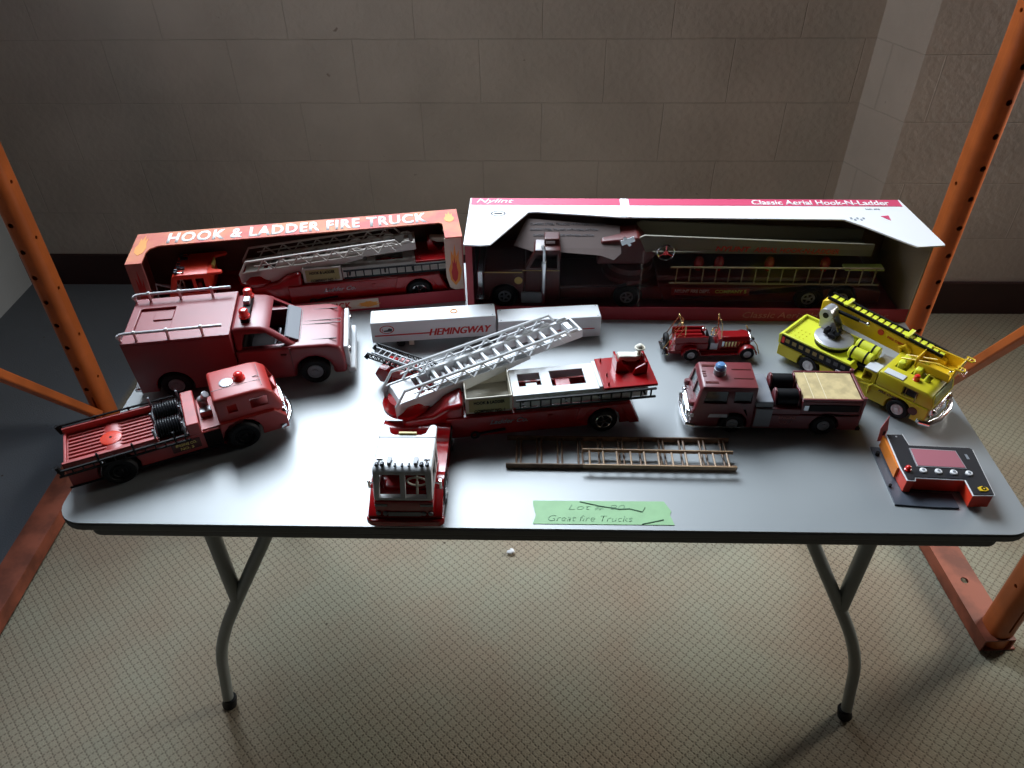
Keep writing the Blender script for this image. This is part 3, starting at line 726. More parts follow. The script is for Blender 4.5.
# top panel with the window running over the front edge
r = .012
tp_ = MB().plate([(0, 0), (.030, 0), (.030, .040), (.034, .054), (.048, .064), (L-.040, .064), (L-.034, .058), (L-.034, 0), (L, 0), (L, D), (0, D)], [], XY, Hh-.0026, Hh)
tp_.build('top_panel', CARD, bx, smooth=0)
MB().plate([(.0026, .0026), (.030, .0026), (.030, Hh-.0028), (.0026, Hh-.0028)], [], XZ, .0, .002).build('front_panel', CARDP, bx, smooth=0)
MB().plate([(L-.0026, .030), (L-.0026, Hh-.0028), (L-.036, Hh-.0028), (L-.036, .060), (L-.030, .036), (L-.020, .030)], [], XZ, .0, .002).build('front_panel', CARDB, bx, smooth=0)
lip = MB().plate([(.0026, .0026), (L-.0026, .0026), (L-.0026, .0285), (.0026, .0285)], [], XZ, .0, .002).build('front_lip', CARDR, bx, smooth=0)
MB().box(.12, .455, -.0006, .0, .005, .0265).build('lip_print', CARDB, lip)
text('HOOK & LADDER FIRE TRUCK', (.145, -.0007, .008), (1, 0, 0), (0, 0, 1), .255, .015, INKR, bx, bold=.03, spacing=1.1)
text('HOOK & LADDER FIRE TRUCK', (.062, .070, Hh), (1, 0, 0), (0, 1, 0), .508, .041, INKW, bx, bold=.035, spacing=1.12)
def flame(parent, O, u, v, w, h, m, name='flame_print'):
    O, u, v = Vector(O), Vector(u), Vector(v); n = u.cross(v)
    P = [(.5, 0), (.85, .12), (1, .35), (.82, .62), (.86, .85), (.66, .70), (.55, 1.0), (.42, .72), (.25, .86), (.2, .55), (.02, .40), (.12, .15)]
    q = MB(); q.plate(P, [], lambda a, b, c: O+u*a*w+v*b*h+n*c, .0001, .0006); return q.build(name, m, parent, smooth=0)
flame(bx, (L-.031, -.0001, .040), (1, 0, 0), (0, 0, 1), .026, .095, INKO)
flame(bx, (L-.026, -.0007, .048), (1, 0, 0), (0, 0, 1), .014, .060, INKR)
flame(bx, (.005, -.0001, .020), (1, 0, 0), (0, 0, 1), .021, .115, INKR)
flame(bx, (.445, -.0009, .022), (0, 0, -1), (1, 0, 0), .014, -.035, INKO)
flame(bx, (.425, -.0007, .022), (0, 0, -1), (1, 0, 0), .014, .034, INKO)
flame(bx, (.006, .030, Hh), (1, 0, 0), (0, 1, 0), .022, .080, INKO)
flame(bx, (L-.030, .062, Hh), (1, 0, 0), (0, 1, 0), .022, .045, INKO)
flame(bx, (.058, .070, Hh), (0, 1, 0), (1, 0, 0), .042, -.04, INKO)
a = math.radians(10.2)
def inbox(x, y, z=0): return (-.757+x*math.cos(a)-y*math.sin(a), 1.245+x*math.sin(a)+y*math.cos(a), T+z)
ladder_truck(inbox(.3155, .061, .0027), 10.2, 'red toy ladder truck with a shaded-white ladder, packed inside the orange window carton', (-.1475, 0, 0), 180, 0, 4.0, .087, None, WHITE_SHADED, cab_roof=RED_BR)  # white parts take the shade-greyed colour here
# loose wire holder inside the carton
w = MB().tube([(.03, .012, .02), (.032, .03, .085), (.085, .05, .050)], .0018, 6)
w.tube([(.032, .03, .085), (.06, .075, .05), (.10, .075, .03)], .0018, 6)
w.build('packing_wire', SILVER, bx)

# ================================================================ CARTON OF THE AERIAL TRUCK
WCARD = mat('white_gloss_card', (.80, .80, .82), .45)
PCARD = mat('pink_red_card', (.60, .06, .14), .45)
TANC = mat('beige_inner_card', (.24, .19, .135), .8)
L, D, Hh = .868, .190, .170
ny = empty('large_toy_carton', (-.124, 1.292, T), math.radians(-.4), 'long white and maroon window carton with pink top stripe reading Classic Aerial Hook-N-Ladder', 'carton')
MB().box(0, L, 0, D, 0, .0025).build('carton_base', CARDR, ny)
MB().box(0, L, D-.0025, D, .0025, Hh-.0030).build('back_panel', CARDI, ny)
MB().box(0, .0025, 0, D-.0026, .0025, Hh-.0030).build('end_panel', CARDR, ny)
MB().box(L-.0025, L, 0, D-.0026, .0025, Hh-.0030).build('end_panel', TANC, ny)
fl = MB().plate([(.0026, .0026), (L-.0026, .0026), (L-.0026, .030), (.013, .030), (.013, Hh-.0032), (.0026, Hh-.0032)], [], XZ, -.0005, .0015)
fl.build('front_lip', CARDR, ny, smooth=0)
text('Classic Aerial Hook-N-Ladder', (.545, -.0006, .008), (1, 0, 0), (0, 0, 1), .285, .014, CARDP, ny, shear=.15, bold=.01)
# top: two lengths meeting at a soft crease
zc = lambda u: Hh
tl = [(-.002, -.004), (.030, -.006), (.048, -.003), (.118, .128), (.135, .130), (.305, .113)]
left = MB(); P0 = tl + [(.312, .112), (.312, D), (-.002, D)]
def top_half(poly, name, m):
    q = MB(); q.plate(poly, [], lambda u, v, w: (u, v, zc(u)+w), -.0028, 0); return q.build(name, m, ny, smooth=0)
def seg(a, b, n): return [(a[0]+(b[0]-a[0])*i/n, a[1]+(b[1]-a[1])*i/n) for i in range(n)]
lp = tl[:4] + seg(tl[4], (.312, .108), 5) + seg((.312, .108), (.312, D), 1) + seg((.312, D), (-.002, D), 8) + [(-.002, D)]
rp = [(.313, .108)] + seg((.322, .109), (.735, .104), 6) + [(.735, .104), (.762, .080), (.822, .014), (.838, -.002), (.850, -.001), (L+.022, .004), (L+.023, .010), (L+.003, D)] + seg((L, D), (.313, D), 8)[1:] + [(.313, D)]
top_half(lp, 'top_panel', WCARD); top_half(rp, 'top_panel', WCARD)
def stripe(x0, x1):
    q = MB(); q.plate([(x0, D-.030)] + seg((x0, D-.030), (x1, D-.030), 6)[1:] + [(x1, D-.030), (x1, D-.001)] + seg((x1, D-.001), (x0, D-.001), 6)[1:] + [(x0, D-.001)], [], lambda u, v, w: (u, v, zc(u)+w), .0001, .0006)
    q.build('top_stripe', PCARD, ny, smooth=0)
stripe(.001, .304); stripe(.322, L-.001)
text('Nylint', (.012, D-.027, Hh+.0006), (1, 0, 0), (0, 1, 0), .075, .022, INKW, ny, shear=.3, bold=0)
text('Classic Aerial Hook-N-Ladder', (.570, D-.026, Hh+.0006), (1, 0, 0), (0, 1, 0), .275, .021, INKW, ny, bold=.02)
text('NO. 870', (.790, D-.045, Hh+.0003), (1, 0, 0), (0, 1, 0), .028, .005, INKG, ny)
lg = MB().ring((.058, .122, Hh+.0004), .0100, .0012, 'z', 28)
for v in lg.bm.verts: v.co.x = .058+(v.co.x-.058)*1.35; v.co.z = Hh + (v.co.z-Hh)*.4
lg.box(.050, .066, .1195, .1245, Hh-.0005, Hh+.0008); lg.build('oval_emblem', INKB, ny)
cm = MB().prism([(.810, .118), (.826, .121), (.824, .100), (.817, .108)], Hh+.0001, Hh+.0006, 'z'); cm.build('red_mark', PCARD, ny, smooth=0)
cm = MB()
for i in range(5): cm.box(.748+i*.006, .752+i*.006, .105-(i % 2)*.006, .112-(i % 2)*.006, Hh+.0001, Hh+.0005)
cm.build('small_print', INKG, ny, smooth=0)
MB().prism([(.300, .112), (.322, .109), (.317, D-.001), (.306, D-.001)], Hh+.0001, Hh+.0009, 'z').build('crease_tape', INKW, ny, smooth=0)
# header card folded down under the left half of the top
hc = MB(); hc.plate([(.090, .062), (.115, .124), (.300, .108), (.300, .045), (.285, .030), (.260, .040), (.170, .048), (.150, .040)], [], lambda u, v, w: (u, v, .118+(v-.03)*.42+w), 0, .0012)
hc.build('inner_flap', mat('inner_flap_card', (.085, .055, .048), .8), ny, smooth=0)
for i, (x0, wd) in enumerate(((.122, .150), (.122, .135), (.128, .120))):
    text('CLASSIC STEEL TRUCKS WITH REAL ACTION', (x0, .108-i*.013, .1195+(.108-i*.013-.03)*.42), (1, 0, 0), (0, 1, .42), wd, .006, INKB, ny, 'inner_print')
MB().box(.1, .34, .0035, .0042, .030, .15)
fm = MB().plate([(.014, .031), (L-.004, .031), (L-.004, .160), (.014, .160)], [], XZ, .0022, .0025); fm.build('window_film', mat('window_film', (.02, .02, .02), .06, alpha=.06), ny, smooth=0)
MB().box(.335, .3385, .0026, .0030, .031, .155).build('film_crease_glare', mat('film_crease_glare', (.3, .24, .2), .3, alpha=.22), ny)  # pale strip painted for the faint glare down the cellophane

# the maroon truck in that carton (local x runs to the rear)
nt_ = empty('boxed_aerial_truck', (-.124, 1.292, T), math.radians(-.4), 'dark maroon steel toy aerial truck seen through the window of the long carton', 'toy truck')
zb = .0028; R = .026; yc = .095; hw = .062
def NB(mb, name, m, **k): return mb.build(name, m, nt_, **k)
hd = MB().prism(arched(.030, .112, zb+.022, [(.112, .094), (.034, .090), (.030, .082)], [(.072, zb+R, .031)]), yc-hw, yc+hw); NB(hd, 'bonnet', RED_N, bevel=.003)
NB(MB().box(.0175, .0295, yc-.058, yc+.058, .030, .088), 'grille', CHROME, bevel=.002)
NB(MB().box(.0150, .0300, yc-.066, yc+.066, zb+.010, .0295), 'front_bumper', CHROME, bevel=.002)
cb = MB().prism([(.1125, .020), (.182, .020), (.182, .138), (.132, .138), (.1125, .095)], yc-hw, yc+hw).bevel(.003, 2, 30)
cb.cut(MB().box(.120, .178, yc-.057, yc+.057, .05, .134), MB().prism([(.122, .098), (.148, .098), (.148, .128), (.136, .128)], -.1, .3), MB().box(.153, .176, -.1, .3, .098, .128), MB().box(.09, .128, yc-.05, yc+.05, .100, .126))
co = NB(cb, 'cab', RED_N)
NB(MB().box(.108, .150, yc-hw-.0012, yc-hw-.0002, .0925, .0935).box(.032, .1075, yc-hw-.0012, yc-hw-.0002, .0875, .0890).box(.1505, .181, yc-hw-.0012, yc-hw-.0002, .0925, .0935), 'gold_stripe', GOLD)
NB(MB().cyl((.100, yc-hw-.0012, .070), (.100, yc-hw-.0002, .070), .008, 20), 'door_emblem', GOLD)
NB(MB().box(.105, .148, yc-.068, yc-.0625, .020, .045), 'step_box', GREYP, bevel=.002)
ex = MB().tube([(.150, yc-.067, .020), (.150, yc-.067, .140), (.147, yc-.067, .150)], .0038, 10); ex.cyl((.150, yc-.067, .045), (.150, yc-.067, .115), .0055, 12); NB(ex, 'exhaust_stack', CHROME)
sb = MB().box(.150, .180, yc-.040, yc-.010, .1385, .150); NB(sb, 'roof_light_box', RED_N, bevel=.002)
NB(MB().box(.153, .171, yc-.0415, yc-.0402, .1405, .1460), 'roof_tag', INKW)
NB(MB().prism(arched(.1825, .390, zb+.020, [(.390, .056), (.235, .056), (.1825, .052)], [(.318, zb+R, .030)]), yc-.055, yc+.055), 'rear_deck', RED_N, bevel=.003)
NB(MB().lathe([(.056, .0565), (.056, .066), (.045, .072), (.045, .084), (.020, .088)], (.325, yc, 0), seg=32), 'turntable', RED_N)
ped = MB().prism([(.255, .0885), (.355, .0885), (.372, .110), (.335, .148), (.262, .140)], yc-.030, yc+.030); NB(ped, 'ladder_pedestal', mat('pedestal_red', (.10, .012, .010), .4), bevel=.004)
NB(MB().bar((.300, yc-.036, .140), (.325, yc-.036, .150), .004, .010).bar((.318, yc-.036, .135), (.305, yc-.036, .152), .003, .006), 'clamp', CHROME)
# boom panel and side ladder
bm_ = MB().prism([(.335, .150), (.350, .118), (.372, .122), (.790, .112), (.790, .138), (.345, .155)], yc-.033, yc-.028); bm_.prism([(.335, .150), (.350, .118), (.372, .122), (.790, .112), (.790, .138), (.345, .155)], yc+.028, yc+.033); bm_.box(.36, .79, yc-.0275, yc+.0275, .113, .117)
NB(bm_, 'boom', mat('beige_boom', (.16, .145, .10), .55), bevel=.001)
text('NYLINT', (.485, yc-.0332, .1225), (1, 0, -.022), (0, 0, 1), .068, .011, INKR, nt_, shear=.2, bold=.03)
text('AERIAL HOOK-N-LADDER', (.560, yc-.0332, .1205), (1, 0, -.022), (0, 0, 1), .165, .011, INKR, nt_, shear=.2, bold=.02)
hwm = MB().ring((.388, yc-.040, .122), .0165, .0017, 'y', 28)
for k in range(3): t_ = PI/2+2*PI*k/3; hwm.bar((.388, yc-.040, .122), (.388+.016*math.cos(t_), yc-.040, .122+.016*math.sin(t_)), .002, .0022, (0, 1, 0))
hwm.cyl((.388, yc-.042, .122), (.388, yc-.034, .122), .005, 12); NB(hwm, 'crank_wheel', CHROME)
NB(MB().prism(arched(.392, .820, zb+.018, [(.820, .046), (.770, .058), (.392, .058), (.376, .062)], [(.680, zb+R, .030), (.745, zb+R, .030)]), yc-.058, yc+.058), 'trailer_body', RED_N, bevel=.003)
NB(MB().box(.376, .80, yc-.046, yc+.046, .062, .072), 'trailer_deck', RED_N, bevel=.002)
ladder(nt_, (.398, yc-.060, .083), (.808, yc-.060, .083), .036, 16, (.0028, .003), .0013, mat('wood_ladder', (.22, .16, .075), .5), 'side_ladder', (0, 1, 0))
NB(MB().box(.405, .560, yc-.0595, yc-.0582, .036, .053), 'name_plate', mat('plate_red', (.20, .02, .015), .4))
text('NYLINT FIRE DEPT.', (.412, yc-.0597, .042), (1, 0, 0), (0, 0, 1), .07, .008, SILVER, nt_); text('COMPANY 5', (.492, yc-.0597, .042), (1, 0, 0), (0, 0, 1), .062, .008, mat('lime_print', (.45, .55, .10), .5), nt_)
NB(MB().box(.41, .55, yc-.0600, yc-.0585, .0375, .0390), 'plate_trim', CHROME)
for x in (.46, .50, .60, .71): NB(MB().ball((x, yc-.02, .088), .010, .008, .016).cyl((x, yc-.02, .073), (x, yc-.02, .085), .006, 12), 'fire_extinguisher', RED_C)
NB(MB().box(.74, .815, yc-.05, yc-.03, .090, .094), 'rear_rail', mat('lime_print', (.45, .55, .10), .5))
for x in (.072, .318, .680, .745):
    for sd in (-1, 1):
        wo = wheel(nt_, x, yc+sd*.049, R, .020, sd, GREYP, .45, 5); wo.location.z = zb+R

# ================================================================ TWO WHITE SEMI TRAILERS
def semi(loc, deg, L, W, z0, H, label, emblem=True, wx=.035):
    t = empty('toy_semi_trailer', loc, math.radians(deg), label, 'toy trailer')
    MB().box(0, L, 0, W, z0, H).build('trailer_box', WHITE, t, bevel=.0022, seg=3)
    rv = MB()
    for x, y in ((.006, .005), (.006, W-.005), (L-.006, .005), (L-.006, W-.005)): rv.cyl((x, y, H-.0006), (x, y, H+.0005), .0014, 8)
    rv.build('roof_rivets', INKG, t)
    return t
t = semi((-.2995, 1.1875, T), 6.9, .2365, .0435, .013, .059, 'white toy semi trailer with red HEMINGWAY lettering, nearest the orange carton')
for dx, dd in ((0, .0004), (.0009, .00045), (.0018, .0005)): text('HEMINGWAY', (.108+dx, -.0001, .0235), (1, 0, 0), (0, 0, 1), .118, .0155, INKR, t, shear=.32, bold=0, depth=dd)
MB().prism([(.006, .0285), (.112, .0285), (.113, .0312), (.006, .0312)], -.0006, .0).build('red_stripe', INKR, t)
eo = MB().ring((.030, 0, .043), .0085, .0008, 'y', 28)
for v in eo.bm.verts: v.co.x = .030+(v.co.x-.030)*1.5
eo.build('oval_emblem', INKR, t)
MB().prism([(.024, .0385), (.039, .0385), (.040, .044), (.034, .046), (.031, .042), (.024, .041)], -.0006, -.0001).build('emblem_figure', INKB, t)
text('L', (.021, -.0002, .040), (1, 0, 0), (0, 0, 1), .004, .006, INKR, t)
MB().ring((.158, .024, .0592), .0060, .0013, 'z', 24).build('roof_ring', INKO, t)
sk = MB()
for y in (.006, W:=.0375): sk.cyl((.053, y-.004, .0085), (.053, y+.004, .0085), .0084, 20)
sk.build('wheel', RUBBER, t)
MB().box(.040, .088, .012, .032, .006, .0132).build('bogie', WHITE, t, bevel=.001)
MB().box(.068, .078, .004, .040, .0005, .0128).build('landing_gear', CREAM, t, bevel=.001)
t = semi((-.0603, 1.2080, T), 5.7, .197, .0435, .004, .050, 'white toy semi trailer standing end to end behind the tip of the white ladder')
MB().prism([(.090, .0230), (.185, .0230), (.185, .0250), (.090, .0250)], -.0006, 0).build('red_stripe', INKR, t)
text('HEMINGWAY', (.100, -.0001, .0265), (1, 0, 0), (0, 0, 1), .055, .0075, INKR, t, shear=.32, bold=0)
MB().box(.02, .03, .008, .036, .0003, .0039).build('landing_gear', CREAM, t); MB().box(.16, .17, .008, .036, .0003, .0039).build('landing_gear', CREAM, t)

# ================================================================ SMALL BLACK-LADDER TRUCK BEHIND THE WHITE LADDER
t = empty('small_toy_ladder_truck', (-.2005, 1.075, T), math.radians(158), 'small red toy truck with black lattice ladder, half hidden behind the big white ladder', 'toy truck')
R = .012
MB().prism(arched(-.070, .0395, .008, [(.0395, .026), (-.070, .026)], [(-.050, R, .0145), (.018, R, .0145)]), -.022, .022).build('body', RED_C, t, bevel=.0015)
nz = MB().prism([(.0575+.0175*math.cos(math.radians(k*60)), .0225+.0175*math.sin(math.radians(k*60))) for k in range(6)], -.021, .021).bevel(.0015, 2, 30); nz.build('cab', RED_C, t)
MB().box(.010, .0400, -.022, .022, .0262, .041).build('tool_body', RED_A2, t, bevel=.002)
MB().lathe([(.016, .0262), (.016, .034), (.012, .040)], (-.02, 0, 0)).build('turntable', SILVER, t)
la = MB(); a0, a1 = Vector((-.045, 0, .040)), Vector((.088, 0, .052))
for y in (-.016, .016):
    for z in (0, .010): la.bar(a0+Vector((0, y, z)), a1+Vector((0, y, z)), .002, .002)
    for i in range(12): p = a0.lerp(a1, i/12); q = a0.lerp(a1, (i+.5)/12); r_ = a0.lerp(a1, (i+1)/12); la.bar(p+Vector((0, y, 0)), q+Vector((0, y, .010)), .0014, .0014); la.bar(q+Vector((0, y, .010)), r_+Vector((0, y, 0)), .0014, .0014)
for i in range(14): p = a0.lerp(a1, (i+.5)/14); la.cyl(p+Vector((0, -.014, .002)), p+Vector((0, .014, .002)), .0012, 6)
lo_ = la.build('aerial_ladder', BLACK, t)
li = MB()
for y in (-.008, .008): li.bar(a0+Vector((.02, y, .007)), a1+Vector((-.004, y, .007)), .0025, .0025)
for i in range(11): p = a0.lerp(a1, (i+1.5)/13); li.cyl(p+Vector((0, -.008, .007)), p+Vector((0, .008, .007)), .0012, 6)
li.build('fly_ladder', GREYP, lo_)
lt = MB().bar(a1+Vector((0, -.014, .004)), a1+Vector((.006, -.014, -.004)), .003, .008).bar(a1+Vector((0, .014, .004)), a1+Vector((.006, .014, -.004)), .003, .008); lt.build('ladder_tip', BLACK, lo_)
for x in (-.050, .018):
    MB().cyl((x, -.016, R), (x, .016, R), .002, 8).build('axle', BLACK, t)
    for sd in (-1, 1): wheel(t, x, sd*.0185, R, .008, sd, CHROME, .5)

# ================================================================ MAROON PUMPER (faces left; +y is the near side)
t = frame_at(.4837, .9467, 178.8, -.051, 'toy_pumper_truck', 'maroon toy pumper with blue roof beacon, pink sheen on the roof and tan hose bed', 'toy truck')  # roof is the same maroon; its pink is window sheen
R = .0195
b = MB().prism(arched(-.054, .116, .012, [(.116, .042), (-.054, .042)], [(0, R, .0235)]), -.041, .041); b.build('lower_body', RED_D, t, bevel=.0015)
MB().prism([(-.052, .0425), (.043, .0425), (.043, .069), (-.052, .069)], -.0385, .0385).build('bed_body', RED_D, t, bevel=.001)
bl = MB()
for y in (-.038, .0345): bl.box(-.052, .043, y, y+.0035, .0692, .0735)
bl.box(-.0565, -.0522, -.040, .040, .020, .074)
for y in (-.037, .037): bl.cyl((-.054, y, .074), (-.054, y, .079), .0035, 12)
bl.build('bed_rail', RED_D, t, bevel=.0008)
tm = MB().box(-.051, .042, -.034, .034, .0692, .0725); to_ = tm.build('hose_bed_cover', TAN, t, bevel=.001)
MB().box(.005, .0062, -.034, .034, .0726, .0731).box(.025, .0262, -.034, .034, .0726, .0731).build('cover_seam', mat('pale_tan', (.70, .60, .38), .7), to_)
for y in (.0387, -.0400): MB().box(-.049, .031, y, y+.0013, .050, .063).build('side_recess', BLACK, t)
MB().box(.032, .039, .0387, .0402, .052, .062).build('chrome_catch', CHROME, t)
# hose reels
for y in (-.020, .020):
    h = MB().cyl((.0485, y, .064), (.081, y, .064), .0135, 24); h.build('hose_roll', BLACK, t)
pn = MB().box(.0435, .116, -.040, .040, .0425, .054); pn.build('pump_panel', RED_D, t, bevel=.001)
for x in (.0445, .0825):
    for y in (-.020, .020): MB().prism([(y-.013, .0542), (y+.013, .0542), (y+.010, .072), (y+.004, .080), (y-.004, .080), (y-.010, .072)], x, x+.0035, 'x').build('reel_bracket', RED_D, t, bevel=.001)
MB().box(.088, .116, -.038, .038, .0542, .066).build('grey_deck', GREYP, t, bevel=.002)
MB().box(.088, .115, .0388, .0418, .016, .054).build('pump_door', GREYP, t, bevel=.001)
text('ENGINE', (.076, .0413, .034), (-1, 0, 0), (0, 0, 1), .028, .006, CARDP, t); text('CO. 7', (.074, .0413, .024), (-1, 0, 0), (0, 0, 1), .022, .006, CARDP, t)
# cab
cab = MB().prism(arched(.1165, .219, .012, [(.219, .042), (.215, .050), (.208, .086), (.204, .0925), (.1165, .0925)], [(.149, R, .0235)]), -.0405, .0405)
for v in cab.bm.verts:
    if v.co.z > .07: v.co.y *= .84
cab.bevel(.003, 2, 30)
inn = MB().prism([(.121, .048), (.210, .048), (.203, .087), (.121, .087)], -.036, .036)
for v in inn.bm.verts:
    if v.co.z > .07: v.co.y *= .84
cab.cut(inn, MB().box(.124, .153, -.06, .06, .062, .084), MB().prism([(.163, .060), (.202, .060), (.197, .084), (.163, .084)], -.06, .06), MB().box(.198, .25, -.029, -.002, .057, .083), MB().box(.198, .25, .002, .029, .057, .083))
co = cab.build('cab', RED_D, t)
for x0, x1 in ((.123, .154), (.162, .200)):
    for y in (-.0342, .0334): MB().box(x0, x1, y, y+.0008, .058, .085).build('side_window', GLASSD, co)
MB().hexa([(.2095, -.030, .055), (.211, -.030, .055), (.211, .030, .055), (.2095, .030, .055), (.2045, -.028, .085), (.206, -.028, .085), (.206, .028, .085), (.2045, .028, .085)]).build('windscreen', mat('clear_windscreen', (.5, .55, .58), .1, alpha=.35), co)
MB().box(.122, .204, -.034, .034, .0482, .0495).build('cab_floor', DARK, co)
rs = MB()
for y in (-.014, .010): rs.box(.121, .153, y, y+.0022, .0926, .0931)
for y in (-.024, .020): rs.box(.179, .200, y, y+.005, .0926, .0931)
for y in (-.006, .0, .006): rs.box(.196, .202, y-.0012, y+.0012, .0926, .0931)
rs.build('roof_slots', RED_N, co)
MB().lathe([(.0100, 0), (.0100, .010), (.0085, .0105)], (.174, -.002, .0926)).build('beacon_base', GREYP, t)
MB().lathe([(.0088, 0), (.0088, .006), (.006, .009), (.001, .010)], (.174, -.002, .1032)).build('beacon', BLUEG, t)
MB().box(.160, .221, .0406, .0412, .034, .041).build('side_trim', SILVER, t)
MB().box(.1580, .1586, .0395, .0411, .020, .045).build('door_line', RED_N, t)
g = MB().box(.2192, .2210, -.034, .034, .020, .042)
for i in range(4): g.box(.2210, .2218, -.020, .020, .022+i*.005, .0245+i*.005)
g.build('grille', CHROME, t)
hl = MB()
for y in (-.029, .029): hl.lathe([(.0055, 0), (.0055, .003), (.003, .0045)], (.2210, y, .033), 'x', 14)
hl.build('headlight', CHROME, t)
for y in (-.031, .024): MB().lathe([(.006, .0), (.006, .006), (.004, .008)], (.2165, y, .047)).build('warning_light', RED_D, t)
MB().tube([(.210, -.042, .016), (.223, -.038, .016), (.227, -.015, .016), (.227, .015, .016), (.223, .038, .016), (.210, .042, .016)], .0038, 10).build('front_bumper', CHROME, t)
MB().box(-.060, -.0525, -.042, .042, .012, .018).build('rear_step', BLACK, t, bevel=.001)
MB().box(.12, .219, .0405, .0425, .0125, .0155).build('side_step', CHROME, t)
MB().box(-.05, .21, -.012, .012, .008, .014).build('chassis', BLACK, t)
for x in (0, .149):
    MB().cyl((x, -.03, R), (x, .03, R), .003, 8).build('axle', BLACK, t)
    for sd in (-1, 1): wheel(t, x, sd*.0345, R, .014, sd, GREYP, .5)

# ================================================================ SMALL OPEN ANTIQUE ENGINE
t = frame_at(.2988, 1.1559, 2.2, .027, 'toy_antique_fire_engine', 'tiny red vintage open fire engine with brass rails, bell and steering wheel', 'toy truck')
R = .0128
MB().prism([(-.040, .011), (.118, .011), (.118, .017), (-.040, .017)], -.018, .018).build('chassis', RED_E, t, bevel=.001)
MB().prism([(-.030, .0172), (.032, .0172), (.032, .034), (-.030, .034)], -.0185, .0185).build('rear_body', RED_E, t, bevel=.002)
tk = MB()
for y in (-.012, .0, .012): tk.cyl((-.028, y, .038), (.022, y, .038), .0055, 14)
tk.build('hose_tube', RED_E, t)
for y in (-.017, .017):
    MB().box(-.031, .030, y-.0012, y+.0012, .0342, .048).build('side_board', RED_E, t, bevel=.0006)
hd = MB().prism([(-.0145, .0172), (.0145, .0172), (.0145, .036), (.010, .042), (-.010, .042), (-.0145, .036)], .058, .108, 'x'); hd.build('bonnet', RED_E, t, bevel=.001)
lv = MB()
for i in range(7): lv.box(.064+i*.006, .067+i*.006, -.0152, -.0146, .022, .034)
lv.build('bonnet_louvre', BRASS, t)
MB().box(.1082, .1115, -.015, .015, .016, .043).build('radiator', CHROME, t, bevel=.001)
MB().prism([(.050, .0172), (.0575, .0172), (.0575, .046), (.050, .040)], -.017, .017).build('dash_panel', RED_E, t, bevel=.001)
MB().prism([(.033, .0172), (.048, .0172), (.048, .026), (.036, .028), (.033, .046)], -.015, .015).build('seat', BLACK, t, bevel=.0015)
MB().ring((.043, -.004, .051), .0085, .0010, 'x', 22, (.6, 'Y')).cyl((.043, -.004, .051), (.054, -.004, .036), .0009, 6).bar((.043-.0045, -.004, .0575), (.043+.0045, -.004, .0445), .0012, .0012).build('steering_wheel', BRASS, t)
ws = MB().tube([(.055, -.015, .040), (.052, -.015, .074), (.052, .015, .074), (.055, .015, .040)], .0009, 6); ws.ball((.052, .015, .075), .0018, seg=8); ws.ball((.052, -.002, .074), .0016, seg=8); ws.build('windscreen_frame', BRASS, t)
lr = MB()
for y in (-.015, .012):
    lr.tube([(-.050, y, .022), (-.022, y, .076)], .0009, 6); lr.tube([(-.042, y, .018), (-.014, y, .070)], .0009, 6); lr.ball((-.022, y, .0775), .0024, seg=8); lr.tube([(-.022, y, .076), (-.014, y, .070), (-.012, y, .036)], .0009, 6)
lr.tube([(-.022, -.015, .076), (-.022, .012, .076)], .0008, 6)
lr.build('brass_rail', BRASS, t)
MB().lathe([(.0045, 0), (.0035, .004), (.0015, .0055)], (.026, .006, .048)).cyl((.026, .006, .040), (.026, .006, .049), .001, 6).build('bell', CHROME, t)
fd = MB()
for x0 in (0, .1048):
    for y in (-.0235, .0235):
        P = [(x0+.0175*math.cos(k*PI/8), R+.0175*math.sin(k*PI/8)) for k in range(0, 9)]; Q = [(x0+.0155*math.cos(k*PI/8), R+.0155*math.sin(k*PI/8)) for k in range(8, -1, -1)]
        fd.prism(P+Q, y-.006, y+.006)
for y in (-.0235, .0235): fd.box(.019, .0858, y-.005, y+.005, .0125, .0145)
fd.build('mudguard', RED_E, t, bevel=.0005)
for y in (-.013, .013): MB().lathe([(.0048, 0), (.0048, .0035), (.003, .005)], (.112, y, .037), 'x', 14).cyl((.112, y, .030), (.112, y, .034), .001, 6).build('headlamp', CHROME, t)
MB().tube([(.126, -.026, .014), (.130, 0, .014), (.126, .026, .014), (.112, .028, .040)], .001, 6).build('front_bumper', BRASS, t)
rr_ = MB().tube([(-.040, -.022, .012), (-.052, -.020, .012), (-.052, .020, .012), (-.040, .022, .012)], .0015, 6); rr_.box(-.052, -.040, -.020, .020, .0095, .011); rr_.build('rear_step', CHROME, t)
MB().ring((-.044, 0, .030), .011, .0042, 'x', 22).build('spare_tyre', RUBBER, t)
MB().box(.058, .062, -.0152, -.0145, .0215, .035).build('nickel_trim', CHROME, t)
MB().box(.036, .050, -.017, -.0155, .018, .032).build('spotlight_box', SILVER, t, bevel=.001)
for x in (0, .1048):
    MB().cyl((x, -.020, R), (x, .020, R), .0015, 8).build('axle', BLACK, t)
    for sd in (-1, 1): wheel(t, x, sd*.0240, R, .0075, sd, SILVER, .55)

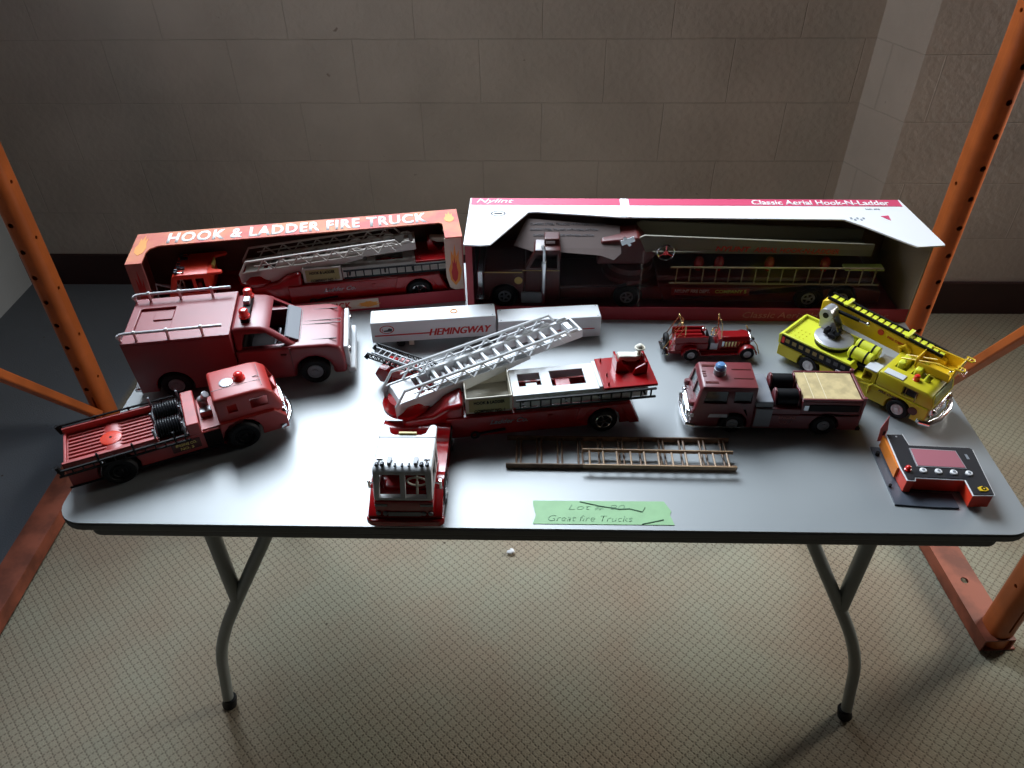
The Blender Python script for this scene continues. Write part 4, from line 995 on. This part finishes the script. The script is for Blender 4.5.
# ================================================================ YELLOW SNORKEL TRUCK
t = frame_at(.4993, 1.1162, -45.4, .049, 'toy_snorkel_truck', 'bright yellow toy fire truck with grey turntable, black-railed boom and basket over the cab', 'toy truck')
R = .0185
b = MB().prism(arched(-.064, .212, .012, [(.212, .044), (.120, .044), (.090, .036), (-.040, .036), (-.064, .036)], [(0, R, .0225), (.1664, R, .0225)]), -.044, .044); b.build('lower_body', YEL, t, bevel=.0015)
rb = MB().prism([(-.066, .0365), (.072, .0365), (.078, .050), (.070, .0600), (-.062, .0600), (-.068, .054)], -.0435, .0435); rb.cut(MB().box(-.060, .066, -.039, .039, .0545, .07)); rb.build('rear_body', YEL2, t, bevel=.001)
dots = MB()
for i in range(4):
    for j in range(3): dots.cyl((-.053+i*.008, -.026+j*.011, .0543), (-.053+i*.008, -.026+j*.011, .0552), .0012, 8)
dots.build('deck_studs', YEL, t)
MB().prism([(-.061, .038), (.074, .038), (.074, .0565), (-.061, .0575)], -.0448, -.0436).build('side_stripe', BLACK, t)
for i in range(9): MB().box(-.052+i*.0135, -.044+i*.0135, -.0452, -.0447, .0450, .0525).build('side_tile', mat('tile_dark_gold', (.26, .19, .05), .5) if i < 6 else mat('tile_grey', (.07, .07, .075), .5), t)
MB().box(-.0595, -.054, -.0455, -.0447, .042, .054).build('tail_lamp', REDL, t)
# turntable and lift mast
MB().lathe([(.031, .0548), (.031, .0615), (.030, .0625)], (.014, 0, 0), seg=36).build('turntable_base', BLACK, t)
tt = MB().lathe([(.0325, .0627), (.034, .0650), (.034, .0675), (.029, .0695), (.014, .0700), (.010, .0720)], (.014, 0, 0), seg=36); tt.build('turntable', SILVER, t)
ms = MB()
for y in (.010, .028): ms.prism([(-.022, .070), (.016, .070), (.010, .082), (-.006, .104), (-.014, .108), (-.022, .104), (-.025, .094)], y-.0018, y+.0018)
ms.cyl((-.014, .006, .098), (-.014, .032, .098), .0125, 24); ms.box(-.018, .010, .012, .026, .0702, .078)
ms.build('lift_mast', SILVER, t, bevel=.0006)
MB().cyl((-.014, .0052, .098), (-.014, .0060, .098), .0055, 18).build('mast_pin', BLACK, t)
ctl = MB().box(.006, .022, -.014, .002, .0722, .079); ctl.cyl((.012, -.006, .079), (.016, -.010, .088), .0018, 8); ctl.cyl((.020, .004, .072), (.020, .004, .084), .0022, 8); ctl.box(-.004, .004, -.010, .004, .0722, .082); ctl.build('control_box', BLACK, t, bevel=.0008)
st_ = MB().cyl((-.004, .031, .100), (.036, .033, .0985), .0034, 14); sto = st_.build('hydraulic_ram', BLACK, t)
MB().cyl((.036, .033, .0985), (.050, .034, .0980), .0022, 12).ball((.052, .034, .098), .0038, seg=12).build('ram_rod', CHROME, sto)
# boom on the far side with ladder on top
bmz = lambda x: .112-.07*(x+.04)
bo = MB().prism([(-.040, .078), (-.024, .074), (.185, .060), (.190, .086), (.185, .0895), (-.028, .108), (-.040, .102)], .040, .060); bo.build('boom', YELD, t, bevel=.0015)
MB().cyl((.075, .0385, .090), (.075, .0398, .090), .0055, 18).build('boom_emblem', INKR, t)
text('FIRE DEPT', (.088, .0396, .0845), (1, 0, -.09), (0, 0, 1), .030, .0045, INKR, t)
lm = MB()
for y in (.0405, .0595): lm.bar((-.032, y, .1125), (.182, y, .0940), .0034, .0050)
lmo = lm.build('ladder_rail', BLACK, t)
rg = MB()
for i in range(19): x = -.028+i*.0112; z = .1122-(x+.032)*.0865; rg.box(x, x+.0078, .0423, .0577, z-.0030, z+.0006)
rg.build('ladder_rungs', YEL2, lmo)
for x in (.0, .115): z = .1122-(x+.032)*.0865; MB().box(x, x+.007, .036, .064, z+.0025, z+.0065).build('ladder_clip', YEL2, t, bevel=.001)
MB().tube([(.118, .0385, .068), (.114, .036, .080), (.122, .036, .088), (.132, .036, .080), (.130, .0385, .068)], .0025, 8).build('boom_hook', YELD, t)
# hose rolls behind the cab
for k, (y, z) in enumerate(((-.014, .066), (.010, .068))):
    h = MB().cyl((.052, y, z), (.094, y, z), .0110, 22); ho = h.build('air_cylinder', YEL2, t, bevel=.002)
    sb = MB()
    for x in (.059, .083): sb.lathe([(.0114, -.0016), (.0118, 0), (.0114, .0016)], (x, y, z), 'x', 22)
    sb.build('strap', BLACK, ho)
MB().box(.056, .092, -.026, .024, .0445, .0560).build('cylinder_cradle', BLACK, t, bevel=.001)
# crew section and cab
cw = MB().box(.0795, .110, -.043, .036, .0370, .0435); cw.build('mid_deck', YEL, t, bevel=.0008)
cr_ = MB().prism([(.094, .0437), (.118, .0440), (.118, .066), (.094, .066)], -.042, -.018); cr_.cut(MB().box(.0965, .110, -.05, -.0300, .046, .062)); cr_.build('pump_cabinet', YEL, t, bevel=.0008)
MB().box(.094, .116, -.042, -.016, .0663, .0685).build('cabinet_lid', WHITE, t, bevel=.0006)
MB().box(.095, .135, -.014, .032, .0440, .0580).build('grey_engine_cover', SILVER, t, bevel=.002)
pd = MB().tube([(.112, -.0450, .024), (.112, -.0465, .040), (.117, -.0450, .046)], .0015, 8); pd.build('grab_handle', YEL, t)
cab = MB().prism([(.1185, .0442), (.216, .0442), (.211, .066), (.200, .0735), (.1185, .0735)], -.0425, .0425).bevel(.003, 2, 30)
cab.cut(MB().prism([(.123, .046), (.211, .046), (.205, .0655), (.196, .0693), (.123, .0693)], -.038, .038), MB().box(.163, .188, -.06, .06, .0500, .0660), MB().box(.200, .24, -.035, .035, .0490, .0680), MB().box(.130, .150, -.012, .030, .066, .09), MB().box(.158, .190, -.012, .030, .066, .09))
cab.build('cab', YEL, t)
MB().box(.168, .1695, -.0432, -.0428, .0495, .0670).box(.1855, .187, -.0432, -.0428, .046, .0670).box(.164, .188, -.0434, -.0428, .0665, .0675).build('door_trim', BRASS, t)
MB().box(.164, .187, -.0396, -.0388, .051, .065).build('side_window', GLASSD, t)
MB().box(.1250, .1580, -.0405, -.0255, .0737, .0752).build('roof_pad', WHITE, t, bevel=.0005)
sts = MB()
for x in (.132, .160): sts.box(x, x+.012, -.008, .026, .047, .083)
sts.build('crew_seat', YEL2, t, bevel=.003)
MB().box(.1395, .141, .0, .003, .060, .0835).build('seat_strap', BLACK, t)
MB().lathe([(.0058, 0), (.0058, .0015), (.0050, .002), (.0050, .008), (.0035, .010), (.001, .0108)], (.172, -.022, .0736)).build('beacon', REDL, t)
MB().lathe([(.0050, 0), (.0012, .013)], (.185, -.012, .0736)).build('roof_cone', YEL2, t)
MB().hexa([(.2135, -.034, .050), (.2148, -.034, .050), (.2148, .034, .050), (.2135, .034, .050), (.2105, -.033, .068), (.2118, -.033, .068), (.2118, .033, .068), (.2105, .033, .068)]).build('windscreen', mat('green_windscreen', (.45, .5, .3), .1, alpha=.45), t)
MB().cyl((.190, -.0452, .030), (.190, -.0440, .030), .0075, 20).build('door_emblem', RED_N, t)
text('FIRE CHIEF', (.128, -.0442, .036), (1, 0, 0), (0, 0, 1), .035, .0045, RED_N, t, shear=.2)
text('NO. 1', (.150, -.0442, .0285), (1, 0, 0), (0, 0, 1), .012, .004, RED_N, t)
# basket hung over the front
bk = MB().prism([(.164, .0755), (.222, .0755), (.222, .0780), (.164, .0780)], .004, .054)
bk.box(.162, .1645, .004, .054, .0782, .096); bk.prism([(.2205, .0782), (.223, .0782), (.226, .106), (.2235, .106)], .004, .054)
bk.box(.166, .220, .0515, .054, .0782, .098); bk.box(.166, .220, .004, .0065, .0782, .090)
bk.move(Matrix.Translation((-.009, 0, 0))).build('basket', YELD, t, bevel=.0008)
lp_ = MB()
for y in (.010, .047):
    lp_.tube([(.222, y-.005, .105), (.234, y-.005, .105), (.2365, y, .105), (.234, y+.005, .105), (.222, y+.005, .105)], .0015, 8); lp_.cyl((.229, y-.005, .105), (.229, y+.005, .105), .001, 8)
lp_.tube([(.140, .006, .082), (.195, .006, .100), (.222, .006, .100)], .0014, 8); lp_.tube([(.142, .020, .082), (.190, .020, .098)], .0014, 8)
lp_.move(Matrix.Translation((-.009, 0, 0))).build('basket_rail', YELD, t)
lx = MB()
for x in (.219, .2255): lx.cyl((x, .020, .0905), (x, .030, .0905), .0030, 12)
lx.build('spot_lamp', CHROME, t)
MB().lathe([(.004, 0), (.003, .006), (.001, .007)], (.206, .026, .0781)).build('nozzle', CHROME, t)
fb = MB().tube([(.205, -.047, .018), (.219, -.043, .018), (.226, -.020, .018), (.226, .020, .018), (.219, .043, .018), (.205, .047, .018)], .0055, 12); fb.build('front_bumper', CHROME, t)
g = MB().box(.2122, .2165, -.036, .036, .024, .042)
for i in range(4): g.box(.2165, .2178, -.022, .022, .026+i*.004, .028+i*.004)
g.build('grille', CHROME, t, bevel=.001)
for y in (-.031, .031): MB().lathe([(.006, 0), (.006, .003), (.003, .005)], (.2165, y, .034), 'x', 14).build('headlight', CHROME, t)
for y in (-.044, .044): MB().box(.20, .212, y-.002, y+.002, .0128, .020).build('chrome_corner', CHROME, t, bevel=.001)
side = MB().box(.050, .090, -.0462, -.0445, .016, .040); so = side.build('side_tool_panel', WHITE, t, bevel=.001)
tl_ = MB()
for i in range(4): tl_.ring((.057+i*.010, -.0468, .028), .0028, .0007, 'y', 12)
tl_.build('panel_gauge', INKB, so)
MB().box(-.05, .20, -.012, .012, .008, .014).build('chassis', BLACK, t)
for x in (0, .1664):
    MB().cyl((x, -.035, R), (x, .035, R), .003, 8).build('axle', BLACK, t)
    for sd in (-1, 1): wheel(t, x, sd*.0385, R, .0135, sd, WHITE, .55)

# ================================================================ RED CONTROL-PANEL TOY
PT = [(.5722, .9273), (.5992, .9276), (.6010, .9026), (.6915, .8980), (.6960, .8930), (.6870, .7962), (.6539, .7957), (.6552, .8268), (.5838, .8307), (.5814, .8244), (.5688, .8257), (.5678, .8536)]
cx, cy = .63, .86
PL = [(x-cx, y-cy) for x, y in PT]
def inset(P, d):
    n = len(P); out = []
    for i in range(n):
        p, q, r_ = Vector(P[i-1]), Vector(P[i]), Vector(P[(i+1) % n])
        e1 = (q-p).normalized(); e2 = (r_-q).normalized(); n1 = Vector((e1.y, -e1.x)); n2 = Vector((e2.y, -e2.x))
        m = (n1+n2); m = m/max(.3, m.dot(n1)) if m.length > 1e-6 else n1
        out.append(tuple(q+m*d))
    return out
g = empty('toy_control_panel', (cx, cy, T), 0, 'red and black toy fire dashboard with red screen and four white buttons at table corner', 'toy')
MB().prism(inset(PL, .0015), .0035, .0285, 'z').build('housing', RED_BR, g, bevel=.0006)
MB().prism(PL, .0287, .0298, 'z').build('white_edge', INKW, g)
MB().prism(inset(PL, .0018), .0299, .0312, 'z').build('panel_face', mat('charcoal_panel', (.018, .018, .022), .4), g)
MB().prism([(-.079, -.058), (-.025, -.063), (.014, -.064), (.014, -.036), (-.060, -.030), (-.056, .064), (-.0745, .0663)], .0003, .0031, 'z').build('base_flange', mat('slate_plastic', (.07, .08, .10), .35), g)
MB().cyl((-.0745, -.022, .0032), (-.0745, -.022, .0075), .0024, 12).build('stud', BLACK, g)
MB().cyl((-.0705, .047, .0032), (-.0705, .047, .0095), .0034, 12).build('lever_pivot', BLACK, g)
scr = [(-.0335, .034), (.0365, .0285), (.0375, -.0105), (-.0365, -.0065)]
MB().prism(scr, .0313, .0320, 'z').build('screen_frame', SILVER, g)
MB().prism([(-.0317, .0320), (.0350, .0270), (.0358, -.0090), (-.0347, -.0048)], .0321, .0325, 'z').build('screen', mat('red_screen', (.40, .14, .17), .3), g)
for i in range(4):
    x = -.0305+i*.0222; y = -.0158-i*.0018
    bt = MB().lathe([(.0052, .0313), (.0052, .0335), (.0040, .0345)], (x, y, 0), seg=20).build('button', INKW, g)
    MB().lathe([(.0022, .0346), (.0022, .0351)], (x, y, 0), seg=12).build('button_mark', GREYP, bt)
kn = MB().lathe([(.0052, .0313), (.0052, .033), (.0035, .034), (.0042, .037), (.003, .039), (.001, .040)], (-.0530, -.0135, 0), seg=16).build('red_switch', REDL, g)
MB().prism([(.036, -.050), (.043, -.047), (.050, -.050), (.051, -.055), (.045, -.058), (.037, -.057)], .0313, .0330, 'z').build('yellow_button', YELD, g, bevel=.0004)
MB().ring((.0440, -.0525, .0333), .0028, .0008, 'z', 14).build('button_ring', BLACK, g)
MB().box(.047, .051, .010, .021, .0313, .0317, .0).build('label_mark', GREYP, g)
MB().lathe([(.0016, .0313), (.0016, .0320)], (-.044, .060, 0)).build('screw', SILVER, g)
fl_ = MB(); fl_.plate([(-.065, .012), (-.057, .012), (-.055, .036), (-.061, .066), (-.067, .040)], [], lambda u, v, w: (u, .070+w, v), 0, .0012); fo = fl_.build('paper_flag', mat('pink_card', (.62, .18, .17), .6), g, smooth=0)
MB().box(-.0612, -.0575, .0692, .0699, .026, .034).build('flag_mark', INKB, fo)
MB().prism([(-.062, .066), (-.058, .066), (-.060, -.005), (-.064, -.005)], .006, .027, 'z').build('lit_orange_side', mat('lit_side_orange', (.75, .22, .03), .4), g)  # orange slab paints the light falling on the red housing's left side

# ================================================================ TWO LOOSE BROWN LADDERS
def loose(label, x0, x1, yn, yf, z, n, m, dz=0, rail=.009, skew=0):
    c = ((x0+x1)/2, (yn+yf)/2)
    l = empty('toy_ladder', (c[0], c[1], T+z), math.radians(skew), label, 'toy ladder', None)
    h = (x1-x0)/2; w = (yf-yn)/2
    for s_ in (-1, 1):
        MB().box(-h, h, s_*w-.0013, s_*w+.0013, 0, rail).build('side_rail', m, l, bevel=.0005)
    r_ = MB()
    for i in range(n):
        x = -h+(i+.5)*2*h/n; r_.cyl((x, -w, rail*.5), (x, w, rail*.5), .0016, 8)
        r_.cyl((x+.007, -w, rail*.5), (x+.007, w, rail*.5), .0016, 8) if dz else None
    r_.build('rungs', m, l)
    return l
loose('longer brown toy extension ladder lying flat on the table, underneath the other', -.037, .327, .8735, .937, .0005, 11, WOOD, 1, .0095, -.3)
loose('shorter brown toy ladder lying on top of the longer ladder', .0850, .3250, .8640, .8990, .0115, 11, WOODL, 0, .0065, -.8)

# ================================================================ DAYLIGHT, CAMERA
FR = mat('window_frame_paint', (.55, .55, .53), .5)
def window(name, f, u0, u1, v0, v1, w0, w1):
    q = MB(); e = .05
    q.plate([(u0, v0), (u1, v0), (u1, v1), (u0, v1)], [[(u0+e, v0+e), (u1-e, v0+e), (u1-e, v1-e), (u0+e, v1-e)]], f, w0, w1)
    um = (u0+u1)/2; q.plate([(um-.02, v0+e), (um+.02, v0+e), (um+.02, v1-e), (um-.02, v1-e)], [], f, w0+.005, w1-.005)
    prop(q.build(name, FR, None, smooth=0), kind='structure')
window('window_1', XZ, *WIN_B, YB+.05, YB+.09)
window('window_3', YZ, *WIN_L, XL-.08, XL-.04)
window('window_2', YZ, *WIN_R, XR+.04, XR+.08)
def area(name, loc, tgt, sx, sy, power, col, spread):
    l = bpy.data.lights.new(name, 'AREA'); l.shape = 'RECTANGLE'; l.size = sx; l.size_y = sy; l.energy = power; l.color = col; l.spread = math.radians(spread)
    o = bpy.data.objects.new(name, l); COL.objects.link(o); o.location = loc
    o.rotation_euler = (Vector(tgt)-Vector(loc)).to_track_quat('-Z', 'Y').to_euler(); return o
cB = Vector(((WIN_B[0]+WIN_B[1])/2, YB-.02, (WIN_B[2]+WIN_B[3])/2))
cL = Vector((XL+.05, (WIN_L[0]+WIN_L[1])/2, (WIN_L[2]+WIN_L[3])/2))
area('daylight_left', cL, (1.4, 2.6, .9), WIN_L[1]-WIN_L[0]-.1, WIN_L[3]-WIN_L[2]-.1, 2.6, (.98, .96, .95), 80)
area('daylight_back', cB-Vector((0, .25, 0)), (.05, 1.0, .74), WIN_B[1]-WIN_B[0]-.15, 1.15, 22, (.78, .89, 1.0), 75)
cR = Vector((XR-.15, (WIN_R[0]+WIN_R[1])/2, (WIN_R[2]+WIN_R[3])/2))
area('daylight_right', cR, (-.2, 1.1, .2), WIN_R[1]-WIN_R[0]-.1, WIN_R[3]-WIN_R[2]-.1, 8.5, (1.0, .97, .90), 70)
wd = bpy.data.worlds.new('sky'); S.world = wd; wd.use_nodes = True
bg = wd.node_tree.nodes['Background']; bg.inputs['Color'].default_value = (.75, .85, 1, 1); bg.inputs['Strength'].default_value = .8
cam = bpy.data.cameras.new('camera'); co = bpy.data.objects.new('camera', cam); COL.objects.link(co); S.camera = co
cam.sensor_width = 36; cam.lens = 777.0887/1024*36; cam.clip_start = .02
p_, r_, y_ = math.radians(39.34592028), math.radians(-.69217608), math.radians(-1.69119605)
Fv = Vector((math.sin(y_)*math.cos(p_), math.cos(y_)*math.cos(p_), -math.sin(p_))); rt = Vector((math.cos(y_), -math.sin(y_), 0)); up = rt.cross(Fv)
r2 = math.cos(r_)*rt+math.sin(r_)*up; u2 = -math.sin(r_)*rt+math.cos(r_)*up
co.matrix_world = Matrix(((r2.x, u2.x, -Fv.x, 0), (r2.y, u2.y, -Fv.y, 0), (r2.z, u2.z, -Fv.z, 1.6297), (0, 0, 0, 1)))
S.view_settings.view_transform = 'Standard'; S.view_settings.look = 'None'; S.view_settings.gamma = 1; S.view_settings.use_curve_mapping = False
S.view_settings.exposure = 0.1
S.cycles.diffuse_bounces = 2
